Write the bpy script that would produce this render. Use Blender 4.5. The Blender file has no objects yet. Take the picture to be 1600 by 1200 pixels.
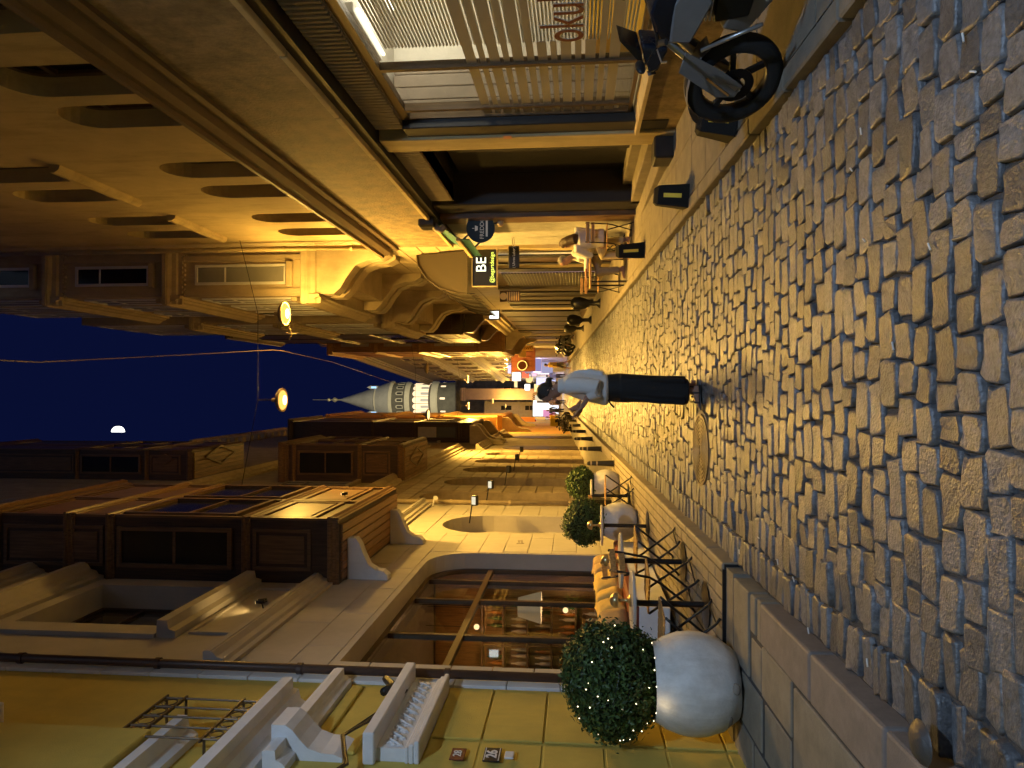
import bpy, bmesh, math, random
from mathutils import Vector, Matrix
random.seed(11)
scene = bpy.context.scene
COL = scene.collection
R = math.radians
# ------------------------------------------------------------------ camera
F = 1109.0; PITCH = R(5.2); YAW = R(-0.41); H = 1.55; S = 0.0397     # S: the street climbs 4 %
cam = bpy.data.cameras.new('Camera'); cam.sensor_width = 36; cam.lens = 36*F/1600
cam.clip_start = 0.05; cam.clip_end = 3000
camo = bpy.data.objects.new('Camera', cam); COL.objects.link(camo)
# the phone was held on its side: the camera is rolled a quarter turn
camo.matrix_world = (Matrix.Translation((0, 0, H)) @ Matrix.Rotation(YAW, 4, 'Z')
                     @ Matrix.Rotation(R(90)+PITCH, 4, 'X') @ Matrix.Rotation(R(-90), 4, 'Z'))
scene.camera = camo
# ------------------------------------------------------------------ sky at late dusk
world = bpy.data.worlds.new('World'); scene.world = world; world.use_nodes = True
nt = world.node_tree; nt.nodes.clear()
sky = nt.nodes.new('ShaderNodeTexSky'); sky.sky_type = 'NISHITA'; sky.sun_disc = False
sky.sun_elevation = R(-4.0); sky.sun_rotation = R(200); sky.altitude = 50; sky.ozone_density = 4.0
tint = nt.nodes.new('ShaderNodeMix'); tint.data_type = 'RGBA'; tint.blend_type = 'MIX'
tint.inputs[0].default_value = 0.85
tint.inputs[7].default_value = (0.0028, 0.0052, 0.034, 1)
scl = nt.nodes.new('ShaderNodeVectorMath'); scl.operation = 'SCALE'; scl.inputs['Scale'].default_value = 1.0
bg = nt.nodes.new('ShaderNodeBackground'); bg.inputs['Strength'].default_value = 1.0
out = nt.nodes.new('ShaderNodeOutputWorld')
SKY_K = 0.10
scl.inputs['Scale'].default_value = SKY_K
nt.links.new(sky.outputs[0], scl.inputs[0]); nt.links.new(scl.outputs[0], tint.inputs[6])
nt.links.new(tint.outputs[2], bg.inputs[0]); nt.links.new(bg.outputs[0], out.inputs[0])
# last cool light of the western sky behind the camera
sun = bpy.data.lights.new('Sun', 'SUN'); sun.energy = 0.11; sun.angle = R(35); sun.color = (0.62, 0.78, 1.0)
suno = bpy.data.objects.new('Sun', sun); COL.objects.link(suno)
suno.rotation_euler = Vector((-0.42, 0.72, -0.62)).to_track_quat('-Z', 'Y').to_euler()
scene.view_settings.view_transform = 'Standard'; scene.view_settings.look = 'None'
scene.view_settings.exposure = 0.0; scene.view_settings.gamma = 1.0
scene.view_settings.use_curve_mapping = False
scene.render.engine = 'CYCLES'
scene.cycles.max_bounces = 8; scene.cycles.transparent_max_bounces = 12
scene.cycles.sample_clamp_indirect = 4.0; scene.cycles.sample_clamp_direct = 0
SODIUM = (1.0, 0.56, 0.10)
# ------------------------------------------------------------------ from photo pixels to rays
CAMP = Vector((0, 0, H))
def ray(x, y):
    u = 600-y; v = x-800
    d = Vector((u/F, 1, -v/F))
    c, s = math.cos(PITCH), math.sin(PITCH); d = Vector((d.x, c*d.y-s*d.z, s*d.y+c*d.z))
    c, s = math.cos(YAW), math.sin(YAW); return Vector((c*d.x-s*d.y, s*d.x+c*d.y, d.z))
def G(x, y, h=0.0):                       # on the sloping street, h above it
    d = ray(x, y); return CAMP+d*((h-H)/(d.z-S*d.y))
def Wp(x, y, X):                          # on a facade plane
    d = ray(x, y); return CAMP+d*(X/d.x)
def Dp(x, y, Y):                          # on a plane facing the camera
    d = ray(x, y); return CAMP+d*(Y/d.y)
def gz(Y): return S*Y
# ------------------------------------------------------------------ mesh helpers
WL = {}
def frame(o, u, n):                       # (a, b, c) -> o + u a + z b + n c
    u = Vector(u); n = Vector(n); o = Vector(o)
    return Matrix(((u.x, 0, n.x, o.x), (u.y, 0, n.y, o.y), (u.z, 1, n.z, o.z), (0, 0, 0, 1)))
ID = Matrix.Identity(4)
def setp(o, label=None, cat=None, group=None, kind=None):
    if label: o['label'] = label
    if cat: o['category'] = cat
    if group: o['group'] = group
    if kind: o['kind'] = kind
    return o
def thing(name, loc, label, cat, group=None, rz=0.0):
    o = bpy.data.objects.new(name, None); COL.objects.link(o); o.location = loc; o.rotation_euler.z = rz
    o.empty_display_size = 0.1
    WL[o.name] = Vector(loc)
    return setp(o, label, cat, group)
class MB:
    def __init__(s, M=ID): s.v = []; s.f = []; s.M = M; s.sm = False
    def add(s, vs, fs):
        n = len(s.v); s.v += [s.M @ Vector(p) for p in vs]; s.f += [tuple(i+n for i in f) for f in fs]; return s
    def box(s, x0, x1, y0, y1, z0, z1):
        return s.add([(x0,y0,z0),(x1,y0,z0),(x1,y1,z0),(x0,y1,z0),(x0,y0,z1),(x1,y0,z1),(x1,y1,z1),(x0,y1,z1)],
                     [(3,2,1,0),(4,5,6,7),(0,1,5,4),(1,2,6,5),(2,3,7,6),(3,0,4,7)])
    def cbox(s, x0, x1, y0, y1, z0, z1, b=0.01):          # box with chamfered edges (c side up)
        xs=(x0,x1); m=min(b,(x1-x0)*.45,(y1-y0)*.45,(z1-z0)*.45)
        vs=[];
        for X,sx in ((x0,1),(x1,-1)):
            for Y,sy in ((y0,1),(y1,-1)):
                for Z,sz in ((z0,1),(z1,-1)):
                    vs += [(X+sx*m,Y+sy*m,Z),(X+sx*m,Y,Z+sz*m),(X,Y+sy*m,Z+sz*m)]
        bm=bmesh.new(); bv=[bm.verts.new(p) for p in vs]; bmesh.ops.convex_hull(bm,input=bv)
        bm.verts.index_update(); vs=[v.co.copy() for v in bm.verts]; fs=[[v.index for v in f.verts] for f in bm.faces]; bm.free()
        return s.add(vs,fs)
    def hull(s, pts):
        bm=bmesh.new(); bv=[bm.verts.new(p) for p in pts]; bmesh.ops.convex_hull(bm,input=bv)
        bm.verts.index_update(); vs=[v.co.copy() for v in bm.verts]; fs=[[v.index for v in f.verts] for f in bm.faces]; bm.free()
        return s.add(vs,fs)
    def bar(s, p, q, w, h=None, up=(0,0,1)):              # square bar from p to q
        h = h or w; p=Vector(p); q=Vector(q); d=(q-p).normalized(); a=d.cross(Vector(up))
        if a.length<1e-4: a=d.cross(Vector((1,0,0)))
        a.normalize(); b=a.cross(d); a*=w/2; b*=h/2
        return s.add([p-a-b,p+a-b,p+a+b,p-a+b,q-a-b,q+a-b,q+a+b,q-a+b],
                     [(3,2,1,0),(4,5,6,7),(0,1,5,4),(1,2,6,5),(2,3,7,6),(3,0,4,7)])
    def tube(s, pts, r, n=8, cap=True):
        pts=[Vector(p) for p in pts]; rs=r if isinstance(r,(list,tuple)) else [r]*len(pts)
        vs=[]; fs=[]; a=None
        for i,p in enumerate(pts):
            d=(pts[min(i+1,len(pts)-1)]-pts[max(i-1,0)]).normalized()
            if a is None:
                a=d.cross(Vector((0,0,1)))
                if a.length<1e-3: a=d.cross(Vector((0,1,0)))
            a=(a-d*a.dot(d)).normalized(); b=d.cross(a)
            for k in range(n):
                t=2*math.pi*k/n; vs.append(p+(a*math.cos(t)+b*math.sin(t))*rs[i])
        for i in range(len(pts)-1):
            for k in range(n):
                k2=(k+1)%n; fs.append((i*n+k,i*n+k2,(i+1)*n+k2,(i+1)*n+k))
        if cap: fs.append(tuple(range(n-1,-1,-1))); fs.append(tuple(range((len(pts)-1)*n,len(pts)*n)))
        return s.add(vs,fs)
    def lathe(s, prof, c=(0,0,0), n=24, axis='z', cap=False):
        vs=[]; fs=[]; m=len(prof)
        for r,z in prof:
            for k in range(n):
                t=2*math.pi*k/n; x,y=r*math.cos(t),r*math.sin(t)
                p={'z':(x,y,z),'x':(z,x,y),'y':(x,z,y)}[axis]
                vs.append((c[0]+p[0],c[1]+p[1],c[2]+p[2]))
        for i in range(m-1):
            for k in range(n):
                k2=(k+1)%n; fs.append((i*n+k,i*n+k2,(i+1)*n+k2,(i+1)*n+k))
        if cap and prof[0][0]>1e-5: fs.append(tuple(range(n-1,-1,-1)))
        if cap and prof[-1][0]>1e-5: fs.append(tuple(range((m-1)*n,m*n)))
        return s.add(vs,fs)
    def prism(s, poly, c0, c1, ax='c'):                   # polygon in (a, b) pushed from c0 to c1 (ax: which axis is pushed)
        n=len(poly); mk={'c':lambda p,c:(p[0],p[1],c),'a':lambda p,c:(c,p[0],p[1]),'b':lambda p,c:(p[0],c,p[1])}[ax]
        vs=[mk(p,c0) for p in poly]+[mk(p,c1) for p in poly]
        fs=[tuple(range(n-1,-1,-1)),tuple(range(n,2*n))]+[(i,(i+1)%n,n+(i+1)%n,n+i) for i in range(n)]
        return s.add(vs,fs)
    def wall(s, outer, holes, depth, c=0.0):              # sheet in (a, b) with holes and their reveals
        bm=bmesh.new(); loops=[outer]+holes; es=[]
        for L in loops:
            bv=[bm.verts.new((p[0],p[1],c)) for p in L]
            es+=[bm.edges.new((bv[i],bv[(i+1)%len(bv)])) for i in range(len(bv))]
        bmesh.ops.triangle_fill(bm,use_beauty=True,use_dissolve=False,edges=es,normal=(0,0,1))
        bm.verts.index_update(); vs=[v.co.copy() for v in bm.verts]; fs=[[v.index for v in f.verts] for f in bm.faces]; bm.free()
        s.add(vs,fs)
        for L in holes:
            n=len(L); s.add([(p[0],p[1],c) for p in L]+[(p[0],p[1],c-depth) for p in L],[(i,(i+1)%n,n+(i+1)%n,n+i) for i in range(n)])
        return s
    def sphere(s, c, r, nu=16, nv=10):
        rx,ry,rz = r if isinstance(r,(tuple,list)) else (r,r,r)
        vs=[(c[0],c[1],c[2]-rz)]; fs=[]
        for j in range(1,nv):
            ph=-math.pi/2+math.pi*j/nv
            for k in range(nu):
                t=2*math.pi*k/nu; vs.append((c[0]+rx*math.cos(ph)*math.cos(t),c[1]+ry*math.cos(ph)*math.sin(t),c[2]+rz*math.sin(ph)))
        vs.append((c[0],c[1],c[2]+rz)); L=len(vs)-1
        for k in range(nu):
            k2=(k+1)%nu; fs.append((0,1+k2,1+k)); fs.append((L,L-nu+k,L-nu+k2))
            for j in range(nv-2): fs.append((1+j*nu+k,1+j*nu+k2,1+(j+1)*nu+k2,1+(j+1)*nu+k))
        return s.add(vs,fs)
    def build(s, name, mat, parent=None, smooth=False, origin=None, auto=None):
        off=WL.get(parent.name,Vector()) if parent else (Vector(origin) if origin is not None else Vector())
        me=bpy.data.meshes.new(name)
        me.from_pydata([p-off for p in s.v],[],s.f)
        bm=bmesh.new(); bm.from_mesh(me); bmesh.ops.recalc_face_normals(bm,faces=bm.faces); bm.to_mesh(me); bm.free()
        if smooth:
            me.polygons.foreach_set('use_smooth',[True]*len(me.polygons))
            if auto: me.set_sharp_from_angle(angle=R(auto))
        me.materials.append(mat)
        o=bpy.data.objects.new(name,me); COL.objects.link(o)
        if parent: o.parent=parent
        else: o.location=off
        WL[o.name]=off
        return o
def copy_tree(o, parent=None):
    c=o.copy(); COL.objects.link(c)
    if parent: c.parent=parent
    for ch in list(o.children): copy_tree(ch,c)
    return c
def arch(a0,a1,b0,b1,n=10,rise=None):                    # opening with round head
    r=(a1-a0)/2; rise=rise or r; c=(a0+a1)/2
    return [(a0,b0),(a1,b0)]+[(c+r*math.cos(math.pi*k/n),b1-rise+rise*math.sin(math.pi*k/n)) for k in range(n+1)]
def rect(a0,a1,b0,b1): return [(a0,b0),(a1,b0),(a1,b1),(a0,b1)]
def text(name, body, mat, parent, M, size, ext=0.004, align='CENTER', font_bold=False, sx=1.0):
    cu=bpy.data.curves.new(name,'FONT'); cu.body=body; cu.size=size; cu.extrude=ext; cu.align_x=align; cu.align_y='CENTER'
    if font_bold: cu.offset=size*0.02
    o=bpy.data.objects.new(name,cu); COL.objects.link(o)
    dg=bpy.context.evaluated_depsgraph_get(); me=bpy.data.meshes.new_from_object(o.evaluated_get(dg))
    bpy.data.objects.remove(o); bpy.data.curves.remove(cu)
    me.transform(Matrix.Diagonal((sx,1,1,1))); me.transform(M); me.transform(Matrix.Translation(-WL.get(parent.name,Vector())))
    me.materials.clear(); me.materials.append(mat)
    o=bpy.data.objects.new(name,me); COL.objects.link(o); o.parent=parent; WL[o.name]=WL.get(parent.name,Vector())
    return o
# ------------------------------------------------------------------ materials
def mat(name, col, rough=0.8, var=0.18, scale=3.0, bump=0.25, bscale=60.0, metal=0.0, spec=0.4, stain=0.0, emit=None, es=0.0, obj=False, island=0.0, dirt=None):
    m=bpy.data.materials.new(name); m.use_nodes=True; t=m.node_tree; b=t.nodes['Principled BSDF']
    L=t.links.new
    geo=t.nodes.new('ShaderNodeNewGeometry'); tc=t.nodes.new('ShaderNodeTexCoord')
    pos=tc.outputs['Object'] if obj else geo.outputs['Position']
    n1=t.nodes.new('ShaderNodeTexNoise'); n1.inputs['Scale'].default_value=scale; n1.inputs['Detail'].default_value=6; n1.inputs['Roughness'].default_value=0.65
    L(pos,n1.inputs['Vector'])
    r1=t.nodes.new('ShaderNodeMapRange'); r1.inputs[1].default_value=0.3; r1.inputs[2].default_value=0.7; r1.inputs[3].default_value=1-var; r1.inputs[4].default_value=1+var
    L(n1.outputs['Fac'],r1.inputs[0])
    fac=r1.outputs[0]
    if island>0:
        oi=t.nodes.new('ShaderNodeObjectInfo'); ad=t.nodes.new('ShaderNodeMath'); ad.operation='ADD'; L(geo.outputs['Random Per Island'],ad.inputs[0]); L(oi.outputs['Random'],ad.inputs[1])
        fr=t.nodes.new('ShaderNodeMath'); fr.operation='FRACT'; L(ad.outputs[0],fr.inputs[0])
        r2=t.nodes.new('ShaderNodeMapRange'); r2.inputs[3].default_value=1-island; r2.inputs[4].default_value=1+island; L(fr.outputs[0],r2.inputs[0])
        mu=t.nodes.new('ShaderNodeMath'); mu.operation='MULTIPLY'; L(fac,mu.inputs[0]); L(r2.outputs[0],mu.inputs[1]); fac=mu.outputs[0]
    vm=t.nodes.new('ShaderNodeVectorMath'); vm.operation='SCALE'; vm.inputs[0].default_value=col; L(fac,vm.inputs['Scale'])
    c=vm.outputs[0]
    if stain>0:                                          # streaks and blotches with shapes of their own
        mp=t.nodes.new('ShaderNodeMapping'); mp.inputs['Scale'].default_value=(1.6,1.6,0.35); L(pos,mp.inputs['Vector'])
        n3=t.nodes.new('ShaderNodeTexNoise'); n3.inputs['Scale'].default_value=1.7; n3.inputs['Detail'].default_value=9; n3.inputs['Roughness'].default_value=0.7; L(mp.outputs[0],n3.inputs['Vector'])
        r3=t.nodes.new('ShaderNodeMapRange'); r3.inputs[1].default_value=0.5; r3.inputs[2].default_value=0.75; r3.inputs[4].default_value=stain; L(n3.outputs['Fac'],r3.inputs[0])
        mx=t.nodes.new('ShaderNodeMix'); mx.data_type='RGBA'; L(r3.outputs[0],mx.inputs[0]); L(c,mx.inputs[6]); mx.inputs[7].default_value=tuple(dirt or [k*0.45 for k in col])+(1,); c=mx.outputs[2]
    L(c,b.inputs['Base Color'])
    b.inputs['Metallic'].default_value=metal; b.inputs['Specular IOR Level'].default_value=spec
    n2=t.nodes.new('ShaderNodeTexNoise'); n2.inputs['Scale'].default_value=bscale; n2.inputs['Detail'].default_value=4; L(pos,n2.inputs['Vector'])
    rr=t.nodes.new('ShaderNodeMapRange'); rr.inputs[3].default_value=max(0.02,rough-0.1); rr.inputs[4].default_value=min(1,rough+0.1); L(n1.outputs['Fac'],rr.inputs[0]); L(rr.outputs[0],b.inputs['Roughness'])
    if bump>0:
        bp=t.nodes.new('ShaderNodeBump'); bp.inputs['Strength'].default_value=bump; bp.inputs['Distance'].default_value=0.01; L(n2.outputs['Fac'],bp.inputs['Height']); L(bp.outputs[0],b.inputs['Normal'])
    if emit:
        b.inputs['Emission Color'].default_value=tuple(emit)+(1,); b.inputs['Emission Strength'].default_value=es
    return m
def wood(name, col, rough=0.45, axis=2, bump=0.15):
    m=mat(name,col,rough,0.1,2,0,60); t=m.node_tree; b=t.nodes['Principled BSDF']; L=t.links.new
    geo=t.nodes.new('ShaderNodeNewGeometry'); mp=t.nodes.new('ShaderNodeMapping'); sc=[14,14,14]; sc[axis]=0.8; mp.inputs['Scale'].default_value=sc; L(geo.outputs['Position'],mp.inputs['Vector'])
    n=t.nodes.new('ShaderNodeTexNoise'); n.inputs['Scale'].default_value=3; n.inputs['Detail'].default_value=6; L(mp.outputs[0],n.inputs['Vector'])
    r=t.nodes.new('ShaderNodeMapRange'); r.inputs[1].default_value=0.3; r.inputs[2].default_value=0.7; r.inputs[3].default_value=0.6; r.inputs[4].default_value=1.3; L(n.outputs['Fac'],r.inputs[0])
    v=t.nodes.new('ShaderNodeVectorMath'); v.operation='SCALE'; v.inputs[0].default_value=col; L(r.outputs[0],v.inputs['Scale']); L(v.outputs[0],b.inputs['Base Color'])
    bp=t.nodes.new('ShaderNodeBump'); bp.inputs['Strength'].default_value=bump; bp.inputs['Distance'].default_value=0.005; L(n.outputs['Fac'],bp.inputs['Height']); L(bp.outputs[0],b.inputs['Normal'])
    return m
def clear_glass(name, tintc=(0.9,0.92,0.9), refl=0.12):
    m=bpy.data.materials.new(name); m.use_nodes=True; t=m.node_tree; t.nodes.clear(); L=t.links.new
    o=t.nodes.new('ShaderNodeOutputMaterial'); tr=t.nodes.new('ShaderNodeBsdfTransparent'); tr.inputs[0].default_value=tuple(tintc)+(1,)
    gl=t.nodes.new('ShaderNodeBsdfGlossy'); gl.inputs['Roughness'].default_value=0.02
    lw=t.nodes.new('ShaderNodeLayerWeight'); lw.inputs[0].default_value=0.5
    pw=t.nodes.new('ShaderNodeMath'); pw.operation='POWER'; pw.inputs[1].default_value=4.0; L(lw.outputs['Facing'],pw.inputs[0])
    ad=t.nodes.new('ShaderNodeMath'); ad.operation='MULTIPLY_ADD'; ad.inputs[1].default_value=0.45; ad.inputs[2].default_value=refl*0.3; L(pw.outputs[0],ad.inputs[0])
    mx=t.nodes.new('ShaderNodeMixShader'); L(ad.outputs[0],mx.inputs[0]); L(tr.outputs[0],mx.inputs[1]); L(gl.outputs[0],mx.inputs[2]); L(mx.outputs[0],o.inputs[0])
    return m
def glow(name, col, k):
    m=bpy.data.materials.new(name); m.use_nodes=True; t=m.node_tree; t.nodes.clear()
    o=t.nodes.new('ShaderNodeOutputMaterial'); e=t.nodes.new('ShaderNodeEmission'); e.inputs[0].default_value=tuple(col)+(1,); e.inputs[1].default_value=k; t.links.new(e.outputs[0],o.inputs[0]); return m
M={}
M['cobble']=mat('cobble',(0.125,0.124,0.128),0.40,0.5,30,0.6,75,island=0.34,spec=0.65,stain=0.5)
M['joint']=mat('joint',(0.06,0.06,0.062),0.9,0.3,12,0.8,120)
M['granite']=mat('granite',(0.21,0.18,0.16),0.65,0.18,10,0.3,140,stain=0.35)
M['slab']=mat('slab',(0.22,0.20,0.16),0.75,0.2,6,0.35,110,stain=0.5)
M['concrete']=mat('concrete',(0.19,0.165,0.13),0.8,0.22,5,0.4,90,stain=0.5)
M['asphalt']=mat('asphalt',(0.06,0.06,0.06),0.9,0.3,8,0.6,150)
M['tile']=mat('tile',(0.27,0.23,0.17),0.6,0.12,6,0.15,90,island=0.12)
M['yellow']=mat('yellow',(0.60,0.46,0.095),0.85,0.12,2,0.5,130,stain=0.45,dirt=(0.38,0.31,0.09))
M['white']=mat('white',(0.76,0.75,0.74),0.7,0.08,4,0.2,80,stain=0.3,dirt=(0.42,0.40,0.36))
M['cafe']=mat('cafe',(0.43,0.405,0.37),0.8,0.1,2,0.2,110,stain=0.35,dirt=(0.30,0.27,0.24))
M['stone']=mat('stone',(0.42,0.34,0.22),0.8,0.2,4,0.4,70,stain=0.5,island=0.12)
M['stone2']=mat('stone2',(0.36,0.29,0.19),0.8,0.22,3,0.4,60,stain=0.6,island=0.1)
M['ocher']=mat('ocher',(0.48,0.38,0.20),0.85,0.14,1.5,0.4,90,stain=0.7)
M['fascia']=mat('fascia',(0.21,0.155,0.085),0.75,0.5,5,1.0,26,stain=0.7)
M['cornice']=mat('cornice',(0.15,0.10,0.055),0.6,0.15,3,0.2,60)
M['cream']=mat('cream',(0.48,0.39,0.25),0.8,0.12,3,0.3,80,stain=0.4)
M['taupe']=mat('taupe',(0.25,0.21,0.17),0.75,0.12,4,0.25,80,stain=0.3)
M['woodd']=wood('woodd',(0.06,0.034,0.018),0.45)
M['woodm']=wood('woodm',(0.15,0.085,0.04),0.4)
M['woodl']=wood('woodl',(0.34,0.18,0.06),0.4)
M['planky']=wood('planky',(0.22,0.12,0.05),0.5,axis=1)
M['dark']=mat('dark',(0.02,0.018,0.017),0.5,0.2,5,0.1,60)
M['black']=mat('black',(0.012,0.012,0.013),0.4,0.15,8,0.08,80)
M['blackm']=mat('blackm',(0.015,0.015,0.016),0.35,0.15,8,0.05,80,metal=0.6)
M['bronze']=mat('bronze',(0.10,0.065,0.035),0.4,0.15,6,0.05,60,metal=0.3)
M['pipe']=mat('pipe',(0.09,0.055,0.04),0.4,0.15,5,0.1,60,metal=0.2)
M['pane']=mat('pane',(0.014,0.014,0.015),0.16,0.2,1,0.0,10,spec=0.3)
M['paneg']=mat('paneg',(0.10,0.105,0.11),0.12,0.12,1.2,0.0,10,spec=0.7)
M['curtain']=mat('curtain',(0.42,0.38,0.30),0.8,0.12,3,0.1,30)
M['glass']=clear_glass('glass')
M['lit']=glow('lit',(0.75,0.85,0.9),0.9)
M['litp']=glow('litp',(0.9,0.75,0.68),0.55)
# ================================================================== ground, street, pavements
XL, XR = -2.85, 3.1               # facade planes
KL, KR = -1.46, 1.9               # kerb lines
YB = -6.0
def gbox(mb, x0,x1,y0,y1,h0,h1):  # box that follows the slope
    a,b=gz(y0),gz(y1)
    return mb.add([(x0,y0,a+h0),(x1,y0,a+h0),(x1,y1,b+h0),(x0,y1,b+h0),(x0,y0,a+h1),(x1,y0,a+h1),(x1,y1,b+h1),(x0,y1,b+h1)],
                  [(3,2,1,0),(4,5,6,7),(0,1,5,4),(1,2,6,5),(2,3,7,6),(3,0,4,7)])
def terrain(x,y):                 # the hill that carries the tower beyond the end of the street
    z=gz(min(y,110)) if y>-40 else gz(-40)
    if y>95: z+= 44*min(1,max(0,(y-95)/200))**1.0*math.exp(-((x+5)/190)**2)
    return z
g=MB(); xs=[-900,-400,-200,-100,-50,-20,-8,0,8,20,50,100,200,400,900]; ys=[-400,-150,-40,0,40,80,95,120,150,190,230,260,295,330,400,600,900]
vs=[(x,y,terrain(x,y)-0.06) for y in ys for x in xs]; nx=len(xs)
g.add(vs,[(j*nx+i,j*nx+i+1,(j+1)*nx+i+1,(j+1)*nx+i) for j in range(len(ys)-1) for i in range(nx-1)])
setp(g.build('ground',M['asphalt']),kind='structure')
street=MB(); street.add([(KL,YB,gz(YB)-0.026),(KR,YB,gz(YB)-0.026),(KR,92,gz(92)-0.026),(KL,92,gz(92)-0.026)],[(0,1,2,3)])
street=setp(street.build('street',M['joint']),kind='structure')
MH=G(1095,703); MHR=0.37
def stone(w,d,rnd,seg=2):         # worn sett, top at z = 0
    def ring(ins,z,j):
        hw,hd=w/2-ins,d/2-ins; c=min(hw,hd)*0.24
        base=[(hw-c,-hd),(hw,-hd+c),(hw,hd-c),(hw-c,hd),(0,hd),(-hw+c,hd),(-hw,hd-c),(-hw,-hd+c),(-hw+c,-hd),(0,-hd)]
        return [(x+jj[0],y+jj[1],z+jj[2]*(1 if z>-.03 else 0)) for (x,y),jj in zip(base,j)]
    j=[(rnd.uniform(-.013,.013)*w/.2,rnd.uniform(-.011,.011),rnd.uniform(-.003,.003)) for _ in range(10)]
    if seg==2: rs=[ring(-.002,-.075,j),ring(0,-.011,j),ring(.004,-.003,j),ring(.011,0,j)]
    else: rs=[ring(0,-.04,j),ring(.010,0,j)]
    vs=[p for r in rs for p in r]; fs=[]; N=10
    for i in range(len(rs)-1):
        for k in range(N): k2=(k+1)%N; fs.append((i*N+k,i*N+k2,(i+1)*N+k2,(i+1)*N+k))
    fs.append(tuple(range((len(rs)-1)*N,len(rs)*N)))
    return vs,fs
rnd=random.Random(5)
proto=[]
for i in range(14):
    vs,fs=stone(0.2,0.13,rnd); me=bpy.data.meshes.new('cobblestone'); me.from_pydata(vs,[],fs)
    me.polygons.foreach_set('use_smooth',[len(f)==4 for f in fs]); me.materials.append(M['cobble']); proto.append(me)
rest=MB(); stones=[]
def put(x,y,w,d,rz,tx,ty,dz): stones.append((x,y,w,d,rz,tx,ty,dz))
y=1.55
while y<88:
    p=rnd.uniform(0.125,0.165) if y<40 else rnd.uniform(0.15,0.19)
    x=-0.93+rnd.uniform(-.1,0.0); first=True
    while x<KR-0.2:
        w=rnd.choice((0.12,0.15,0.17,0.19,0.22,0.25))*rnd.uniform(.92,1.08)
        if x+w>KR-0.22: w=max(0.1,KR-0.2-x)
        wav=0.05*math.sin(x*1.3+y*0.35)+0.02*math.sin(x*4+y*2.1)
        put(x+w/2,y+wav+rnd.uniform(-.008,.008),w-0.009,p-0.008,rnd.gauss(0,.025),rnd.gauss(0,.024),rnd.gauss(0,.02),rnd.gauss(0,.0045))
        x+=w
    y+=p
for (x0,x1,pw) in ((KL+.01,-1.2,0.105),(-1.2,-0.94,0.125),(KR-.2,KR-.01,0.12)):   # gutter courses set on edge
    y=1.5
    while y<80:
        p=rnd.uniform(pw-.02,pw+.025); put((x0+x1)/2+rnd.uniform(-.01,.01),y+p/2,x1-x0-.02,p-.012,rnd.gauss(0,.04),rnd.gauss(0,.05),rnd.gauss(0,.03),rnd.gauss(0,.008)); y+=p
stones=[s for s in stones if math.hypot(s[0]-MH.x,s[1]-MH.y)>MHR+0.05]
def infr(s):                      # inside the photographed wedge of ground
    return s[1]>2.15 and -0.57*s[1]<s[0]<0.57*s[1]
stones.sort(key=lambda s:(not infr(s),s[1]))
for i,(x,y,w,d,rz,tx,ty,dz) in enumerate(stones):
    if i<300:
        o=bpy.data.objects.new('cobblestone',proto[i%14]); COL.objects.link(o); o.parent=street
        o.location=(x,y,gz(y)+dz); o.rotation_euler=(tx+math.atan(S),ty,rz); o.scale=(w/0.2,d/0.13,1)
    else:
        vs,fs=stone(w,d,rnd,2 if y<22 else 1)
        m=Matrix.Translation((x,y,gz(y)+dz))@Matrix.Rotation(rz,4,'Z')@Matrix.Rotation(tx+S,4,'X')@Matrix.Rotation(ty,4,'Y')
        rest.M=m; rest.add(vs,fs)
me=bpy.data.meshes.new('cobblestones'); me.from_pydata(rest.v,[],rest.f); me.polygons.foreach_set('use_smooth',[len(f)==4 for f in rest.f]); me.materials.append(M['cobble'])
o=bpy.data.objects.new('cobblestones',me); COL.objects.link(o); o.parent=street; o['kind']='stuff'
# --- left pavement: granite kerb and broken slabs near the camera, tiled terrace beyond
pl=MB(); gbox(pl,XL-.2,KL-.28,YB,5.75,-.1,.082); pl=setp(pl.build('pavement_left',M['joint']),kind='structure')
rnd=random.Random(8)
y=1.2
while y<5.0:
    L=rnd.uniform(.85,1.1); L=min(L,5.0-y)
    k=MB(); gbox(k,KL-.28,KL,y+.006,y+L-.006,-.1,.105)
    o=k.build('kerb_stone',M['granite'],pl); bv=o.modifiers.new('b','BEVEL'); bv.width=.018; bv.segments=2
    y+=L
for (x0,x1,y0,y1,h) in ((-2.9,-2.32,2.0,3.5,.098),(-2.9,-2.3,3.52,4.38,.1),(-2.3,-1.76,1.6,2.9,.1),(-2.3,-1.76,2.92,4.36,.099),
                        (-1.76,-1.46,5.02,5.12,.09),(-1.75,-1.47,5.15,5.28,.092),(-2.1,-1.75,4.4,5.0,.095),(-2.5,-2.12,4.42,4.95,.09),(-2.9,-2.52,4.42,5.2,.088),
                        (-2.1,-1.47,5.3,5.72,.098),(-2.5,-2.12,5.0,5.72,.094),(-2.9,-2.52,5.22,5.72,.09),(-2.1,-1.78,5.02,5.27,.088)):
    k=MB(); gbox(k,x0+.006,x1-.006,y0+.006,y1-.006,-.05,h); o=k.build('paving_slab',M['slab'],pl); bv=o.modifiers.new('b','BEVEL'); bv.width=.008; bv.segments=1
TY0,TY1,TH=5.98,16.4,0.115
ter=MB(); gbox(ter,XL-.2,KL+.02,TY0,TY1,-.1,TH-.012); ter=setp(ter.build('terrace',M['dark']),kind='structure')
edge=MB(); y=TY0
tw,tl=0.118,0.255
tb=bpy.data.meshes.new('terrace_tile'); q=MB().cbox(-tw/2+.008,tw/2-.008,-tl/2+.008,tl/2-.008,-.02,0,.003)
tb.from_pydata(q.v,[],q.f); tb.materials.append(M['tile'])
ntx=int((KL-.05-XL)/tw); cnt=0; tr=MB()
yy=TY0+.02
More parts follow.
